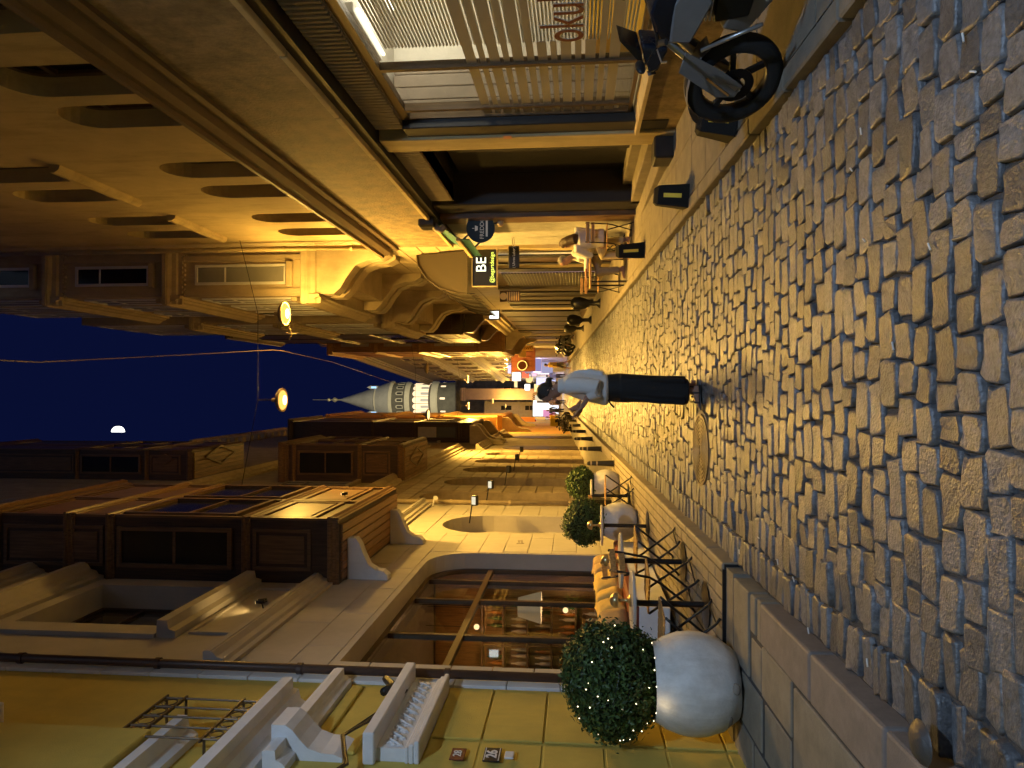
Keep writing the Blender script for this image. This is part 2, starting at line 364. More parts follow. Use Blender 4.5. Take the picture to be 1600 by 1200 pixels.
while yy+tl<TY1:
    for i in range(ntx):
        x=KL-.05-(i+.5)*tw; yc=yy+tl/2
        if cnt<300 and i<9:
            o=bpy.data.objects.new('terrace_tile',tb); COL.objects.link(o); o.parent=ter; o.location=(x,yc,gz(yc)+TH+rnd.uniform(-.001,.001)); o.rotation_euler.x=math.atan(S); cnt+=1
        else: gbox(tr,x-tw/2+.008,x+tw/2-.008,yy+.008,yy+tl-.008,TH-.02,TH)
    yy+=tl
setp(tr.build('terrace_tiles',M['tile'],ter),kind='stuff')
y=TY0
while y<TY1-.1:                    # pale rounded edging of the terrace
    L=min(rnd.uniform(.45,.6),TY1-y); k=MB(); gbox(k,KL-.045,KL+.03,y+.004,y+L-.004,-.1,TH+.006); o=k.build('edging_stone',M['tile'],ter); bv=o.modifiers.new('b','BEVEL'); bv.width=.015; bv.segments=2; y+=L
fp=MB(); gbox(fp,XL-.2,KL,TY0-.22,TY0-.008,-.1,.09); o=fp.build('broken_step',M['slab'],pl)
bl=MB(); gbox(bl,XL-.2,KL-.02,TY0-.006,TY0+.012,-.02,TH+.004); bl.build('black_riser',M['black'],ter)
p3=MB(); gbox(p3,XL-.2,KL,TY1+.005,92,-.1,.10); p3=setp(p3.build('pavement_far_left',M['concrete']),kind='structure')
y=TY1+.01
for i in range(30):
    L=rnd.uniform(.9,1.2); k=MB(); gbox(k,KL-.2,KL+.012,y+.006,y+L-.006,-.1,.112); k.build('kerb_stone',M['granite'],p3); y+=L
# --- right pavement
pr=MB(); gbox(pr,KR+.14,XR+.4,YB,92,-.1,.045); pr=setp(pr.build('pavement_right',M['concrete']),kind='structure')
y=1.5
for i in range(44):
    L=rnd.uniform(.55,.95); k=MB(); gbox(k,KR,KR+.135,y+.005,y+L-.005,-.1,.06+rnd.uniform(-.004,.004)); o=k.build('kerb_stone',M['concrete'],pr)
    bv=o.modifiers.new('b','BEVEL'); bv.width=.012; bv.segments=1; y+=L
y=2.0
for i in range(24):
    L=rnd.uniform(.6,1.2); x1=rnd.uniform(2.5,2.7); k=MB(); gbox(k,KR+.15,x1-.01,y+.008,y+L-.008,0,.052); k.build('paving_slab',M['concrete'],pr)
    k=MB(); gbox(k,x1,XR+.1,y+.008,y+L-.008,0,.051); k.build('paving_slab',M['concrete'],pr); y+=L
# --- manhole cover between the setts
mc=thing('manhole_cover',(MH.x,MH.y,gz(MH.y)),'round cast-iron manhole cover with ribbed rings set in the cobbles','manhole cover')
c=MB(Matrix.Translation(MH)@Matrix.Rotation(math.atan(S),4,'X'))
c.lathe([(0.0,-.04),(.40,-.04),(.40,-.004),(.372,-.004),(.372,-.012)],n=40); c.build('surround_ring',M['concrete'],mc)
c=MB(Matrix.Translation(MH)@Matrix.Rotation(math.atan(S),4,'X'))
prof=[(0.0,0.0),(.05,0.0)]
rr=.05
while rr<.33: prof+=[(rr,0.0),(rr+.003,.009),(rr+.017,.009),(rr+.02,0.0)]; rr+=.036
prof+=[(.34,.0),(.343,.01),(.365,.01),(.367,-.03)]
c.lathe(prof,n=44); c.build('lid',mat('iron',(0.16,0.13,0.09),0.5,0.25,12,0.3,90,metal=0.5),mc)
# ================================================================== building kit
def lf(X): return frame((X,0,0),(0,1,0),(1,0,0))          # left facade: a = Y, b = Z, c out to the street
def rf(X): return frame((X,0,0),(0,1,0),(-1,0,0))         # right facade
def nf(Y): return frame((0,Y,0),(1,0,0),(0,-1,0))         # faces the camera: a = X, b = Z
def window(parent, Mf, a0,a1,b0,b1, fm, pm, nv=2, nh=1, fw=0.06, c=0.0, th=0.05, deep=False, head=None, sill=None, sillmat=None, rows=None):
    fr=MB(Mf)
    fr.box(a0,a0+fw,b0,b1,c,c+th); fr.box(a1-fw,a1,b0,b1,c,c+th); fr.box(a0+fw,a1-fw,b0,b0+fw,c,c+th); fr.box(a0+fw,a1-fw,b1-fw,b1,c,c+th)
    av=[a0+fw+(a1-a0-2*fw)*i/nv for i in range(nv+1)]
    bh=rows and [b0+fw+(b1-b0-2*fw)*r for r in rows] or [b0+fw+(b1-b0-2*fw)*i/nh for i in range(nh+1)]
    for a in av[1:-1]: fr.box(a-fw*.3,a+fw*.3,b0+fw,b1-fw,c,c+th*.9)
    for b in bh[1:-1]: fr.box(a0+fw,a1-fw,b-fw*.3,b+fw*.3,c,c+th*.8)
    w=fr.build('window_frame' if deep else 'window',fm,parent)
    host=parent if deep else w
    for i in range(nv):
        for j in range(len(bh)-1):
            pm2=pm[(i*7+j*3)%len(pm)] if isinstance(pm,list) else pm
            MB(Mf).box(av[i]+.004,av[i+1]-.004,bh[j]+.004,bh[j+1]-.004,c+.006,c+.016).build('pane',pm2,host)
    if sill:
        MB(Mf).box(a0-.08,a1+.08,b0-.1,b0-.002,c,c+sill).build('sill',sillmat or fm,host)
    return w
def band(parent, Mf, a0,a1, prof, m, name='moulding', ends=True):   # profile [(c, b)] swept along a
    o=MB(Mf); n=len(prof)
    vs=[(a0,b,c) for c,b in prof]+[(a1,b,c) for c,b in prof]
    fs=[(i,(i+1)%n,n+(i+1)%n,n+i) for i in range(n)]
    if ends: fs+=[tuple(range(n)),tuple(range(n,2*n))]
    o.add(vs,fs); return o.build(name,m,parent)
def corn(z0,z1,p):                                                   # stepped cornice profile
    h=z1-z0
    return [(-.02,z0),(p*.25,z0),(p*.3,z0+h*.2),(p*.5,z0+h*.28),(p*.6,z0+h*.5),(p*.92,z0+h*.66),(p*.92,z0+h*.72),(p,z0+h*.74),(p,z0+h*.95),(p*.9,z1),(-.02,z1)]
def panel(mb, a0,a1,b0,b1,c=0.0,w=0.05,t=0.022,field=True):
    mb.box(a0,a0+w,b0,b1,c,c+t); mb.box(a1-w,a1,b0,b1,c,c+t); mb.box(a0+w,a1-w,b0,b0+w,c,c+t); mb.box(a0+w,a1-w,b1-w,b1,c,c+t)
    if field and a1-a0>4*w and b1-b0>4*w: mb.prism([(a0+2*w,b0+2*w),(a1-2*w,b0+2*w),(a1-2*w,b1-2*w),(a0+2*w,b1-2*w)],c,c+t*.7)
def corbel(parent, side, X, y0,y1,z0,z1,p,m,name='corbel'):         # scrolled bracket under a bay
    h=z1-z0
    prof=[(0,z0),(p*.12,z0),(p*.22,z0+h*.12),(p*.24,z0+h*.3),(p*.36,z0+h*.48),(p*.6,z0+h*.6),(p*.86,z0+h*.7),(p,z0+h*.8),(p,z1),(0,z1)]
    o=MB(Matrix.Identity(4)); sg=1 if side=='l' else -1
    vs=[(X+sg*c,y0,z) for c,z in prof]+[(X+sg*c,y1,z) for c,z in prof]; n=len(prof)
    o.add(vs,[tuple(range(n)),tuple(range(n,2*n))]+[(i,(i+1)%n,n+(i+1)%n,n+i) for i in range(n)])
    return o.build(name,m,parent)
def shell(mb, X, sgn, y0,y1,z0,z1,deep):                             # sides, back and roof behind a facade sheet
    Xb=X-sgn*deep
    mb.add([(X,y0,z0),(Xb,y0,z0),(Xb,y1,z0),(X,y1,z0),(X,y0,z1),(Xb,y0,z1),(Xb,y1,z1),(X,y1,z1)],[(0,1,5,4),(1,2,6,5),(2,3,7,6),(4,5,6,7)])
def blocks(parent, Mf, a0,a1, courses, m, holes=(), w=(0.45,0.75), t=0.012, g=0.012, seed=1, name='stone_block'):
    rn=random.Random(seed); n=0
    for k in range(len(courses)-1):
        b0,b1=courses[k],courses[k+1]; a=a0+(0 if k%2 else -w[0]/2)
        while a<a1-.02:
            L=rn.uniform(*w); A0=max(a,a0); A1=min(a+L,a1); a+=L
            segs=[(A0,A1)]
            for (h0,h1,hb0,hb1) in holes:
                if b1>hb0+.02 and b0<hb1-.02:
                    ns=[]
                    for s0,s1 in segs:
                        if h1<=s0 or h0>=s1: ns.append((s0,s1)); continue
                        if h0>s0: ns.append((s0,h0))
                        if h1<s1: ns.append((h1,s1))
                    segs=ns
            for s0,s1 in segs:
                if s1-s0>.06:
                    MB(Mf).cbox(s0+g/2,s1-g/2,b0+g/2,b1-g/2,-.01,t+rn.uniform(0,.004),.005).build(name,m,parent); n+=1
    return n
def bay(bld, side, Xw, Xf, y0,y1, z0,z1, mB, mM, mF, mP, win, pan, nfw=2, nsw=2, corn_p=0.12, plank=None, nearwin=True, bands=()):
    sg=1 if side=='l' else -1
    FF=lf(Xf) if side=='l' else rf(Xf); NF=nf(y0); xa,xb=min(Xw,Xf),max(Xw,Xf)
    b=MB().box(xa,xb,y0,y1,z0,z1).build('bay_window',mB,bld)
    # corner posts and belts
    for zz,pp,hh in [(z0,.07,.16),(pan[1]+.04,.06,.12),(win[1]+.06,.06,.12),(z1-.3,corn_p,.3)]+list(bands):
        band(b,FF,y0-pp*.8,y1+.02,corn(zz,zz+hh,pp),mM)
        band(b,NF,xa+.002 if sg>0 else xa-pp*.78,xb+pp*.78 if sg>0 else xb-.002,corn(zz+.001,zz+hh-.001,pp),mM)
    wdt=(y1-y0)/nfw
    for i in range(nfw):
        a0,a1=y0+i*wdt+.12,y0+(i+1)*wdt-.12
        window(b,FF,a0,a1,win[0],win[1],mF,mP,nv=1,rows=(0,.45,1),fw=.07,deep=True,th=.06)
        q=MB(FF); panel(q,a0,a1,pan[0],pan[1],w=.06,t=.03); q.build('panel',mM,b)
        if z1-.35-win[1]>.5: q=MB(FF); panel(q,a0,a1,win[1]+.24,z1-.36,w=.05); q.build('panel',mM,b)
    for i in range(nfw+1):
        a=y0+i*wdt; q=MB(FF); q.box(a-.07 if i else a,a+.07 if i<nfw else a,z0+.18,z1-.31,0,.035); q.build('pilaster',mM,b)
    if nearwin:
        W_=(xb-xa); a0,a1=xa+W_*.2,xb-W_*.14
        window(b,NF,a0,a1,win[0],win[1],mF,mP,nv=1,rows=(0,.5,1),fw=.06,deep=True,th=.05)
        q=MB(NF); panel(q,a0,a1,pan[0],pan[1],w=.05,t=.025); q.build('panel',mM,b)
        if z1-.35-win[1]>.5: q=MB(NF); panel(q,a0,a1,win[1]+.24,z1-.36,w=.05); q.build('panel',mM,b)
    if plank:
        n=plank; wy=(y1-y0)/n
        # boards under the floor of the bay run along the street
        k=max(3,int((xb-xa-.1)/.13)); wd=(xb-xa-.1)/k
        for i in range(k):
            MB().cbox(xa+.05+i*wd+.006,xa+.05+(i+1)*wd-.006,y0+.05,y1-.05,z0-.035,z0-.001,.006).build('soffit_board',M['planky'],b)
    return b
# ================================================================== left: yellow house with white trim
XY=-2.80; FY=lf(XY)
yh=thing('yellow_house',(XY,5,gz(5)),'mustard yellow rusticated house front with white trim and the number plates 26 and 28','house')
w=MB(FY); w.wall(rect(-2.0,6.6,-.6,13),[],.2); w.M=ID; shell(w,XY,1,-2.0,6.6,-.6,13,7); w.build('wall',M['yellow'],yh)
js=[-.1,.40,.86,1.335,1.81,2.30,2.72]
for i in range(len(js)-1):
    MB(FY).cbox(5.62,6.56,js[i]+.008,js[i+1]-.008,0,.018,.006).build('stucco_course',M['yellow'],yh)
    MB(FY).cbox(3.6,5.58,js[i]+.008,js[i+1]-.008,-.01,.008,.006).build('stucco_course',M['yellow'],yh)
for (b0,b1) in ((3.24,3.5),(3.53,3.64)): MB(FY).cbox(5.3,6.5,b0,b1,0,.03,.01).build('stucco_course',M['yellow'],yh)
for k in range(24):                                        # white quoin strip at the corner
    MB(FY).cbox(6.58,6.92,k*.5-.3+.004,k*.5+.2-.004,0,.035,.006).build('quoin',M['white'],yh)
# carved capital
cp=MB(FY).box(5.25,6.46,2.74,3.06,.0,.10).build('capital',M['white'],yh)
for (b0,b1,c) in ((2.72,2.76,.17),(2.762,2.80,.145),(2.802,2.83,.12)): MB(FY).cbox(5.22,6.5,b0,b1,.0,c,.008).build('moulding',M['white'],cp)
MB(FY).cbox(5.18,6.56,3.05,3.14,0,.24,.01).build('abacus',M['white'],cp)
rn=random.Random(3)
for i in range(11):
    a=5.34+i*.105; q=MB(FY)
    for k in range(5):
        t=k*1.26+i; q.sphere((a+.03*math.cos(t),2.94+.05*math.sin(t*1.3),.105),(.04,.024,.008),8,5)
    q.tube([(a-.05,2.86,.1),(a-.02,2.93,.12),(a+.03,2.99,.115),(a+.06,2.95,.1)],.009,6); q.build('acanthus_leaf',M['white'],cp,smooth=True)
band(yh,FY,5.0,6.54,[(0,3.66),(.06,3.66),(.09,3.70),(.10,3.73),(.17,3.735),(.17,3.80),(.16,3.83),(0,3.83)],M['white'],'string_course')
lg=band(yh,FY,4.3,5.98,[(0,3.86),(.08,3.86),(.12,3.93),(.2,3.95),(.21,4.0),(.3,4.0),(.3,4.09),(0,4.10)],M['white'],'window_ledge')
br=corbel(yh,'l',XY,5.2,5.5,3.3,3.85,.26,M['white'],'bracket')
band(yh,FY,4.4,5.42,[(0,4.55),(.06,4.55),(.1,4.62),(.2,4.64),(.2,4.72),(0,4.73)],M['white'],'window_ledge')
MB(FY).cbox(3.9,5.1,4.74,8,0,.24,.01).build('pier',M['yellow'],yh)
MB(FY).cbox(4.4,5.3,6.1,6.3,.0,.3,.01).build('window_ledge',M['white'],yh)
# wrought-iron window guard
gd=MB(FY); c=.22
for (p,q_) in (((5.66,4.13,c),(5.66,4.98,c)),((5.5,4.13,c),(5.5,4.98,c)),((5.34,4.13,c),(5.34,4.98,c)),((5.18,4.13,c),(5.18,4.98,c)),((5.02,4.13,c),(5.02,4.98,c))):
    gd.tube([p,q_],.009,6)
for b in (4.16,4.30,4.80,4.97): gd.box(4.98,5.70,b-.008,b+.008,c-.012,c+.012)
for a in (5.68,5.05):
    for b in (4.3,4.8,4.97): gd.box(a-.008,a+.008,b-.008,b+.008,0,c)
for i in range(4):
    for b,r in ((4.885,.06),(4.23,.05)):
        a=5.10+i*.16; gd.tube([(a+r*math.cos(t*.7),b+r*math.sin(t*.7),c) for t in range(10)],.006,5)
gd.build('window_guard',M['bronze'],yh)
# number plates
pl_=MB(FY); pl_.cbox(5.25,5.42,2.39,2.5,.03,.04,.004)
p28=pl_.build('number_plate',mat('plate_brown',(0.16,0.035,0.02),0.4,.1),yh)
TL=lambda X,a,b: Matrix(((0,0,1,X),(1,0,0,a),(0,1,0,b),(0,0,0,1)))       # lettering on a left facade
TR=lambda X,a,b: Matrix(((0,0,-1,X),(-1,0,0,a),(0,1,0,b),(0,0,0,1)))     # lettering on a right facade
TN=lambda a,Y,b: Matrix(((1,0,0,a),(0,0,-1,Y),(0,1,0,b),(0,0,0,1)))      # lettering that faces the camera
text('number',  '28', M['white'], p28, TL(XY+.042,5.335,2.445), .09, .002)
p26=MB(FY).cbox(5.25,5.45,2.12,2.25,.03,.04,.004).build('number_plate',M['black'],yh)
text('number','26',M['white'],p26,TL(XY+.042,5.35,2.185),.115,.002,font_bold=True)
for b in (2.128,2.236): MB(FY).box(5.26,5.44,b,b+.006,.04,.043).build('plate_line',M['white'],p26)
MB(FY).cbox(5.30,5.40,2.02,2.09,.03,.045,.005).build('door_bell',M['white'],yh)
# black cables slung along the yellow wall
cb=MB(); rn=random.Random(2)
for k in range(5):
    o=[rn.uniform(-.02,.02) for _ in range(6)]
    cb.tube([(XY+.07+o[0],6.55,3.3+o[1]),(XY+.13,6.2+o[2],3.05),(XY+.15+o[3],5.75,3.12+o[4]),(XY+.13,5.35,3.35+o[5]),(XY+.1,5.0,3.2+o[1]),(XY+.1,4.6,3.4)],.008+.002*(k%2),6)
cb.tube([(XY+.1,6.5,3.32),(XY+.16,6.2,3.18),(XY+.17,6.05,3.22)],.035,8)
setp(cb.build('cable_bundle',M['black'],None,True,(XY+.1,5.5,3.2)),'tangled bundle of black cables hanging on the yellow wall under the capital','cables')
# ================================================================== left: café house
XC=XL; FCf=lf(XC)
ch=thing('cafe_house',(XC,12,gz(12)),'pale plaster café house with wide round-cornered window, arched niche and brown timber bay','house')
def rr_open(a0,a1,b0,b1,r,n=6):
    L=[(a0,b0),(a1,b0)]
    L+=[(a1-r+r*math.cos(t*math.pi/2/n),b1-r+r*math.sin(t*math.pi/2/n)) for t in range(n+1)]
    L+=[(a0+r*math.cos(math.pi/2+t*math.pi/2/n),b1-r+r*math.sin(math.pi/2+t*math.pi/2/n)) for t in range(n+1)]
    return L
CW=(7.28,12.25,0.75,4.02)
wl=MB(FCf)
wl.wall(rect(6.93,17.33,-.4,13),[rr_open(*CW,.72),arch(13.95,15.9,0.4,4.38,12),rect(8.0,9.6,6.36,8.3)],.36)
wl.M=ID; shell(wl,XC,1,6.93,17.33,4.6,13,8)
wl.M=FCf
wl.prism(arch(13.93,15.92,0.3,4.4,12),-.40,-.36)                       # back of the niche
wl.build('wall',M['cafe'],ch)
cs=[.7+.425*i for i in range(11)]
blocks(ch,FCf,6.96,17.3,cs,M['cafe'],holes=((7.24,12.29,0,4.06),(13.92,15.93,0,4.42)),w=(.85,1.5),t=.006,g=.010,seed=4)
sm=MB(TL(XC+.012,13.15,2.55))                                           # small incised mark between window and niche
for p,q_ in (((-.14,.0,0),(.16,.02,0)),((-.12,.1,0),(-.12,-.04,0)),((-.02,.06,0),(.14,.09,0)),((.1,.09,0),(.1,.01,0))): sm.bar(p,q_,.022,.006)
sm.build('wall_mark',M['taupe'],ch)
# window: bronze frame, four lights and a transom, clear panes
gx=-.34; fr=MB(FCf); a0,a1,b0,b1=CW; r=.72; n=6
outer=rr_open(a0,a1,b0,b1,r); inner=rr_open(a0+.07,a1-.07,b0+.07,b1-.07,r-.07)
m_=len(outer); fr.add([(p[0],p[1],gx) for p in outer]+[(p[0],p[1],gx) for p in inner]+[(p[0],p[1],gx+.07) for p in outer]+[(p[0],p[1],gx+.07) for p in inner],
  [f for i in range(m_) for j in [(i+1)%m_] for f in ((i,j,m_+j,m_+i),(2*m_+i,2*m_+j,3*m_+j,3*m_+i),(m_+i,m_+j,3*m_+j,3*m_+i))])
mul=[8.95,10.45,11.5]; TZ=3.02
for a in mul: fr.box(a-.035,a+.035,b0+.05,b1-.03,gx+.001,gx+.068)
fr.box(a0+.05,a1-.05,TZ-.04,TZ+.04,gx+.003,gx+.075)
cw=fr.build('cafe_window',M['bronze'],ch)
ed=[a0+.02]+mul+[a1-.02]
for i in range(4):
    MB(FCf).box(ed[i]+.03,ed[i+1]-.03,b0+.06,TZ-.04,gx+.03,gx+.036).build('pane',M['glass'],cw)
    k0=(a0+.7,b1-.02) if i==0 else (ed[i]+.03,b1-.02); k1=(a1-.7,b1-.02) if i==3 else (ed[i+1]-.03,b1-.02)
    poly=[(ed[i]+.03,TZ+.04),(ed[i+1]-.03,TZ+.04)]+([(a1-.05,b1-.66),(a1-.25,b1-.24)] if i==3 else [])+[k1,k0]+([(a0+.25,b1-.24),(a0+.05,b1-.66)] if i==0 else [])
    MB(FCf).prism(poly,gx+.03,gx+.036).build('pane',M['glass'],cw)
# the room behind
rm=MB(); x0=-7.2
rm.add([(-3.22,6.95,.35),(x0,6.95,.35),(x0,13.6,.35),(-3.22,13.6,.35),(-3.22,6.95,4.3),(x0,6.95,4.3),(x0,13.6,4.3),(-3.22,13.6,4.3)],[(0,1,2,3),(4,7,6,5),(1,5,6,2),(0,4,5,1),(2,6,7,3)])
rm.build('room',M['taupe'],ch)
for i in range(16):
    MB().box(-3.3-(i+1)*.25+.004,-3.3-i*.25-.004,13.5,13.56,.4,4.25).build('wall_board',M['woodl'],ch)
sh=thing('bottle_shelf',(-4.7,13.3,.5),'wooden shelf unit full of bottles inside the café window','shelf')
q=MB()
for z in (1.1,1.55,2.0,2.45,2.9,3.3): q.box(-5.6,-3.95,13.2,13.49,z,z+.035)
for x in (-5.6,-4.8,-3.985): q.box(x,x+.035,13.2,13.49,.5,3.335)
q.build('shelf_frame',M['woodm'],sh)
bm_=[mat('bottle_amber',(.45,.16,.03),.1,.1),mat('bottle_pale',(.6,.5,.35),.1,.1),mat('bottle_green',(.05,.12,.04),.1,.1)]
rn=random.Random(6)
bp=MB().lathe([(0,0),(.038,0),(.038,.17),(.015,.22),(.013,.29),(0,.29)],n=8)
for zi,z in enumerate((1.135,1.585,2.035,2.485,2.935)):
    for k in range(13):
        x=-5.5+k*.118
        if abs(x+4.78)<.07 or rn.random()<.2: continue
        kind=rn.randrange(3)
        b=MB(Matrix.Translation((x,13.33+rn.uniform(-.05,.05),z))); b.add(bp.v,bp.f); setp(b.build('bottle',bm_[kind],None,True,(x,13.33,z)),'small %s bottle on the %s board of the café bottle shelf'%(['amber','pale','dark green'][kind],['lowest','second lowest','middle','second highest','highest'][zi]),'bottle','bottles on the café shelf')
def lampshade(x,y,z,i,lab):
    t=thing('pendant_lamp',(x,y,z),lab,'lamp')
    MB().lathe([(.27,z-.2),(.16,z+.2),(.157,z+.2),(.267,z-.2)],(x,y,0),n=28).build('lamp_shade',mat('shade%d'%i,(.65,.56,.44),.8,.08,emit=(1,.75,.45),es=.16),t,True)
    MB().tube([(x,y,z+.2),(x,y,4.28)],.008,6).build('cord',M['black'],t)
    MB().sphere((x,y,z-.02),.05).build('bulb',glow('bulb%d'%i,(1,.75,.45),5),t)
    l=bpy.data.lights.new('pendant_light','POINT'); l.energy=10; l.color=(1,.65,.32); l.shadow_soft_size=.06; o=bpy.data.objects.new('pendant_light',l); COL.objects.link(o); o.parent=t; o.location=(0,0,-.1)
lampshade(-3.75,12.2,2.35,0,'fabric-shaded pendant lamp hanging behind the far café pane')
for i,(x,y,z,e) in enumerate(((-4.3,12.75,3.35,8),(-5.2,12.6,3.2,7),(-4.0,12.9,1.75,4),(-4.4,9.6,3.1,5))):  # globes assumed, added to give the room its warm light
    t=thing('globe_lamp',(x,y,z),['small globe lamp over the near end of the bottle shelf','small globe lamp over the inner end of the bottle shelf','low globe lamp beside the bottle shelf','small globe lamp by the near café pane'][i],'lamp')
    MB().sphere((x,y,z),.05).build('globe',glow('globe%d'%i,(1,.62,.3),2.5),t); MB().tube([(x,y,z+.04),(x,y,4.28)],.006,5).build('cord',M['black'],t)
    l=bpy.data.lights.new('globe_light','POINT'); l.energy=e; l.color=(1,.5,.2); l.shadow_soft_size=.06; o=bpy.data.objects.new('globe_light',l); COL.objects.link(o); o.parent=t; o.location=(0,0,-.12)
ct=thing('bar_counter',(-4.6,11.6,.4),'timber bar counter inside the café in front of the shelf','counter')
MB().cbox(-5.8,-3.9,11.7,12.0,.4,1.4,.01).build('counter_front',M['woodm'],ct); MB().cbox(-5.9,-3.8,11.6,12.1,1.4,1.46,.01).build('counter_top',M['woodl'],ct)
for i,x in enumerate((-4.1,-4.6)):
    t=thing('bar_chair',(x,11.2,.4),['round-backed chair at the café counter by the window','round-backed chair deeper along the café counter'][i],'chair')
    MB().cbox(x-.2,x+.2,11.0,11.4,1.0,1.05,.02).build('seat',redl if 'redl' in globals() else M['woodl'],t)
    q=MB(); q.tube([(x+.2*math.cos(a*math.pi/8),11.02,1.4+.25*math.sin(a*math.pi/8)) for a in range(9)],.018,6); q.build('back_rail',M['woodl'],t)
    for sx in (-.17,.17):
        for sy in (11.03,11.37): MB().bar((x+sx,sy,.4),(x+sx,sy,1.0),.03).build('leg',M['woodd'],t)
        MB().bar((x+sx*1.15,11.02,1.04),(x+sx*1.15,11.02,1.42),.03).build('back_post',M['woodl'],t)
# string course, panel, upper window
band(ch,FCf,7.0,17.32,corn(5.08,5.38,.16),M['cafe'],'string_course')
q=MB(FCf); panel(q,7.9,9.75,5.5,6.05,w=.04,t=.03,field=False); q.build('wall_panel',M['cafe'],ch)
band(ch,FCf,7.75,9.98,[(0,6.12),(.08,6.12),(.1,6.2),(.2,6.22),(.2,6.34),(0,6.35)],M['cafe'],'window_sill')
window(ch,FCf,8.0,9.6,6.36,8.3,M['woodd'],M['paneg'],nv=2,rows=(0,.68,1),fw=.08,c=-.34,th=.06)
q=MB(FCf); q.box(7.72,8.0,6.36,8.5,0,.05); q.box(9.6,9.86,6.36,8.5,0,.05); q.box(8.0,9.6,8.3,8.5,0,.05); q.build('window_surround',M['cafe'],ch)
band(ch,FCf,7.5,10.05,corn(8.6,9.0,.25),M['cafe'],'window_hood')
band(ch,FCf,7.0,17.32,corn(9.5,9.85,.22),M['cafe'],'string_course')
# wooden bay
b1_=bay(ch,'l',XC,-1.93,10.1,13.4,5.0,10.6,M['woodd'],M['woodm'],M['woodm'],[M['pane'],M['pane'],M['paneg']],(6.62,8.4),(5.42,6.3),nfw=2,plank=8,bands=((9.1,.08,.14),))
for y in (10.45,12.9): corbel(ch,'l',XC,y-.09,y+.09,4.35,4.96,.62,M['white'])
# drain pipes
def drainpipe(x,y,z0,z1,r,lab,m=None):
    t=thing('drainpipe',(x,y,z0),lab,'drainpipe'); m=m or M['pipe']
    MB().tube([(x,y,z0),(x,y,z1)],r,12).build('pipe',m,t,True)
    z=z0+.9
    while z<z1: MB().lathe([(r,z),(r+.012,z),(r+.012,z+.05),(r,z+.05)],(x,y,0),n=12).build('clamp',m,t); z+=1.45
drainpipe(XY+.085,6.70,.4,12,.043,'dark brown drainpipe between the yellow house and the café house')
drainpipe(XC+.08,17.25,.8,12,.05,'tan drainpipe between the café niche and the stone arches',M['stone'])
# uplights on the ledge
def spot_pair(p, d, lab, n=2, energy=7):
    t=thing('wall_spotlight',p,lab,'spotlight')
    for i in range(n):
        q=Vector(p)+Vector((0,.06*i-.03*(n-1),0)); dd=Vector(d).normalized()
        MB().tube([q-dd*.06,q+dd*.05],.026,12).build('lamp_head',M['black'],t,True)
        MB().tube([q+dd*.051,q+dd*.054],.021,12).build('lens',glow('lens',(1,.7,.3),6),t)
    MB().tube([Vector(p),Vector(p)+Vector((-.09,0,-.03))],.008,6).build('bracket',M['black'],t)
    l=bpy.data.lights.new('spot_beam','SPOT'); l.energy=energy; l.spot_size=R(95); l.spot_blend=.7; l.color=(1,.62,.2); l.shadow_soft_size=.03
    o=bpy.data.objects.new('spot_beam',l); COL.objects.link(o); o.parent=t; o.location=Vector(d).normalized()*.07; o.rotation_euler=Vector(d).to_track_quat('-Z','Y').to_euler()
spot_pair((XC+.14,8.75,5.56),(-.15,0,1),'black twin spotlight on the café ledge lighting the wall panel')
spot_pair((-1.86,12.3,5.66),(-.12,-.2,1),'small black spotlight on the timber bay front',1,5)
# electric box and camera beside the niche
MB().cbox(XC+.0,XC+.3,16.45,17.05,.62,1.42,.01).build('meter_box',M['black'],ch)
sc=thing('security_camera',(XC+.2,16.9,5.0),'white security camera on the café wall beside the tan drainpipe','camera')
MB().tube([(XC,17.0,5.02),(XC+.2,16.95,4.98)],.02,8).build('arm',M['white'],sc); MB().tube([(XC+.2,17.1,4.98),(XC+.24,16.75,4.9)],.05,12).build('housing',M['white'],sc)
# ================================================================== left: stone house with round arches
X3=-2.87; F3=lf(X3)
sh3=thing('stone_house',(X3,25,gz(25)),'tall tan stone house with a row of round arches under carved timber bays','house')
arcs=[(17.95,19.6,5.75),(20.9,22.7,5.65),(24.2,26.0,5.6),(27.3,28.9,5.6),(30.5,32.0,5.6)]
wl=MB(F3); wl.wall(rect(17.34,33.2,-.2,20.5),[arch(a,b,.9,z,12) for a,b,z in arcs],.5); wl.M=ID; shell(wl,X3,1,17.34,33.2,-.2,20.5,8)
wl.M=F3
for a,b,z in arcs: wl.prism(arch(a-.02,b+.02,.88,z+.02,12),-.55,-.5)
wl.build('wall',M['stone2'],sh3)
blocks(sh3,F3,17.4,33.1,[1.3+.46*i for i in range(13)],M['stone'],holes=[(a-.05,b+.05,0,z+.1) for a,b,z in arcs],w=(.7,1.3),t=.02,g=.03,seed=9)
for a,b,z in arcs:
    q=MB(F3); q.box(a+.1,a+.2,.9,4.0,-.49,-.42); q.box(b-.2,b-.1,.9,4.0,-.49,-.42); q.box(a+.1,b-.1,4.0,4.12,-.49,-.42); q.box((a+b)/2-.04,(a+b)/2+.04,.9,4.0,-.49,-.44); dr=q.build('door_frame',M['taupe'],sh3)
    MB(F3).box(a+.2,(a+b)/2-.04,.95,4.0,-.49,-.46).build('door_leaf',M['woodd'],dr); MB(F3).box((a+b)/2+.04,b-.2,.95,4.0,-.49,-.46).build('door_leaf',M['woodd'],dr)
band(sh3,F3,17.4,33.1,corn(6.75,7.15,.3),M['stone'],'cornice')
band(sh3,F3,17.4,33.1,corn(12.2,12.6,.25),M['stone'],'cornice')
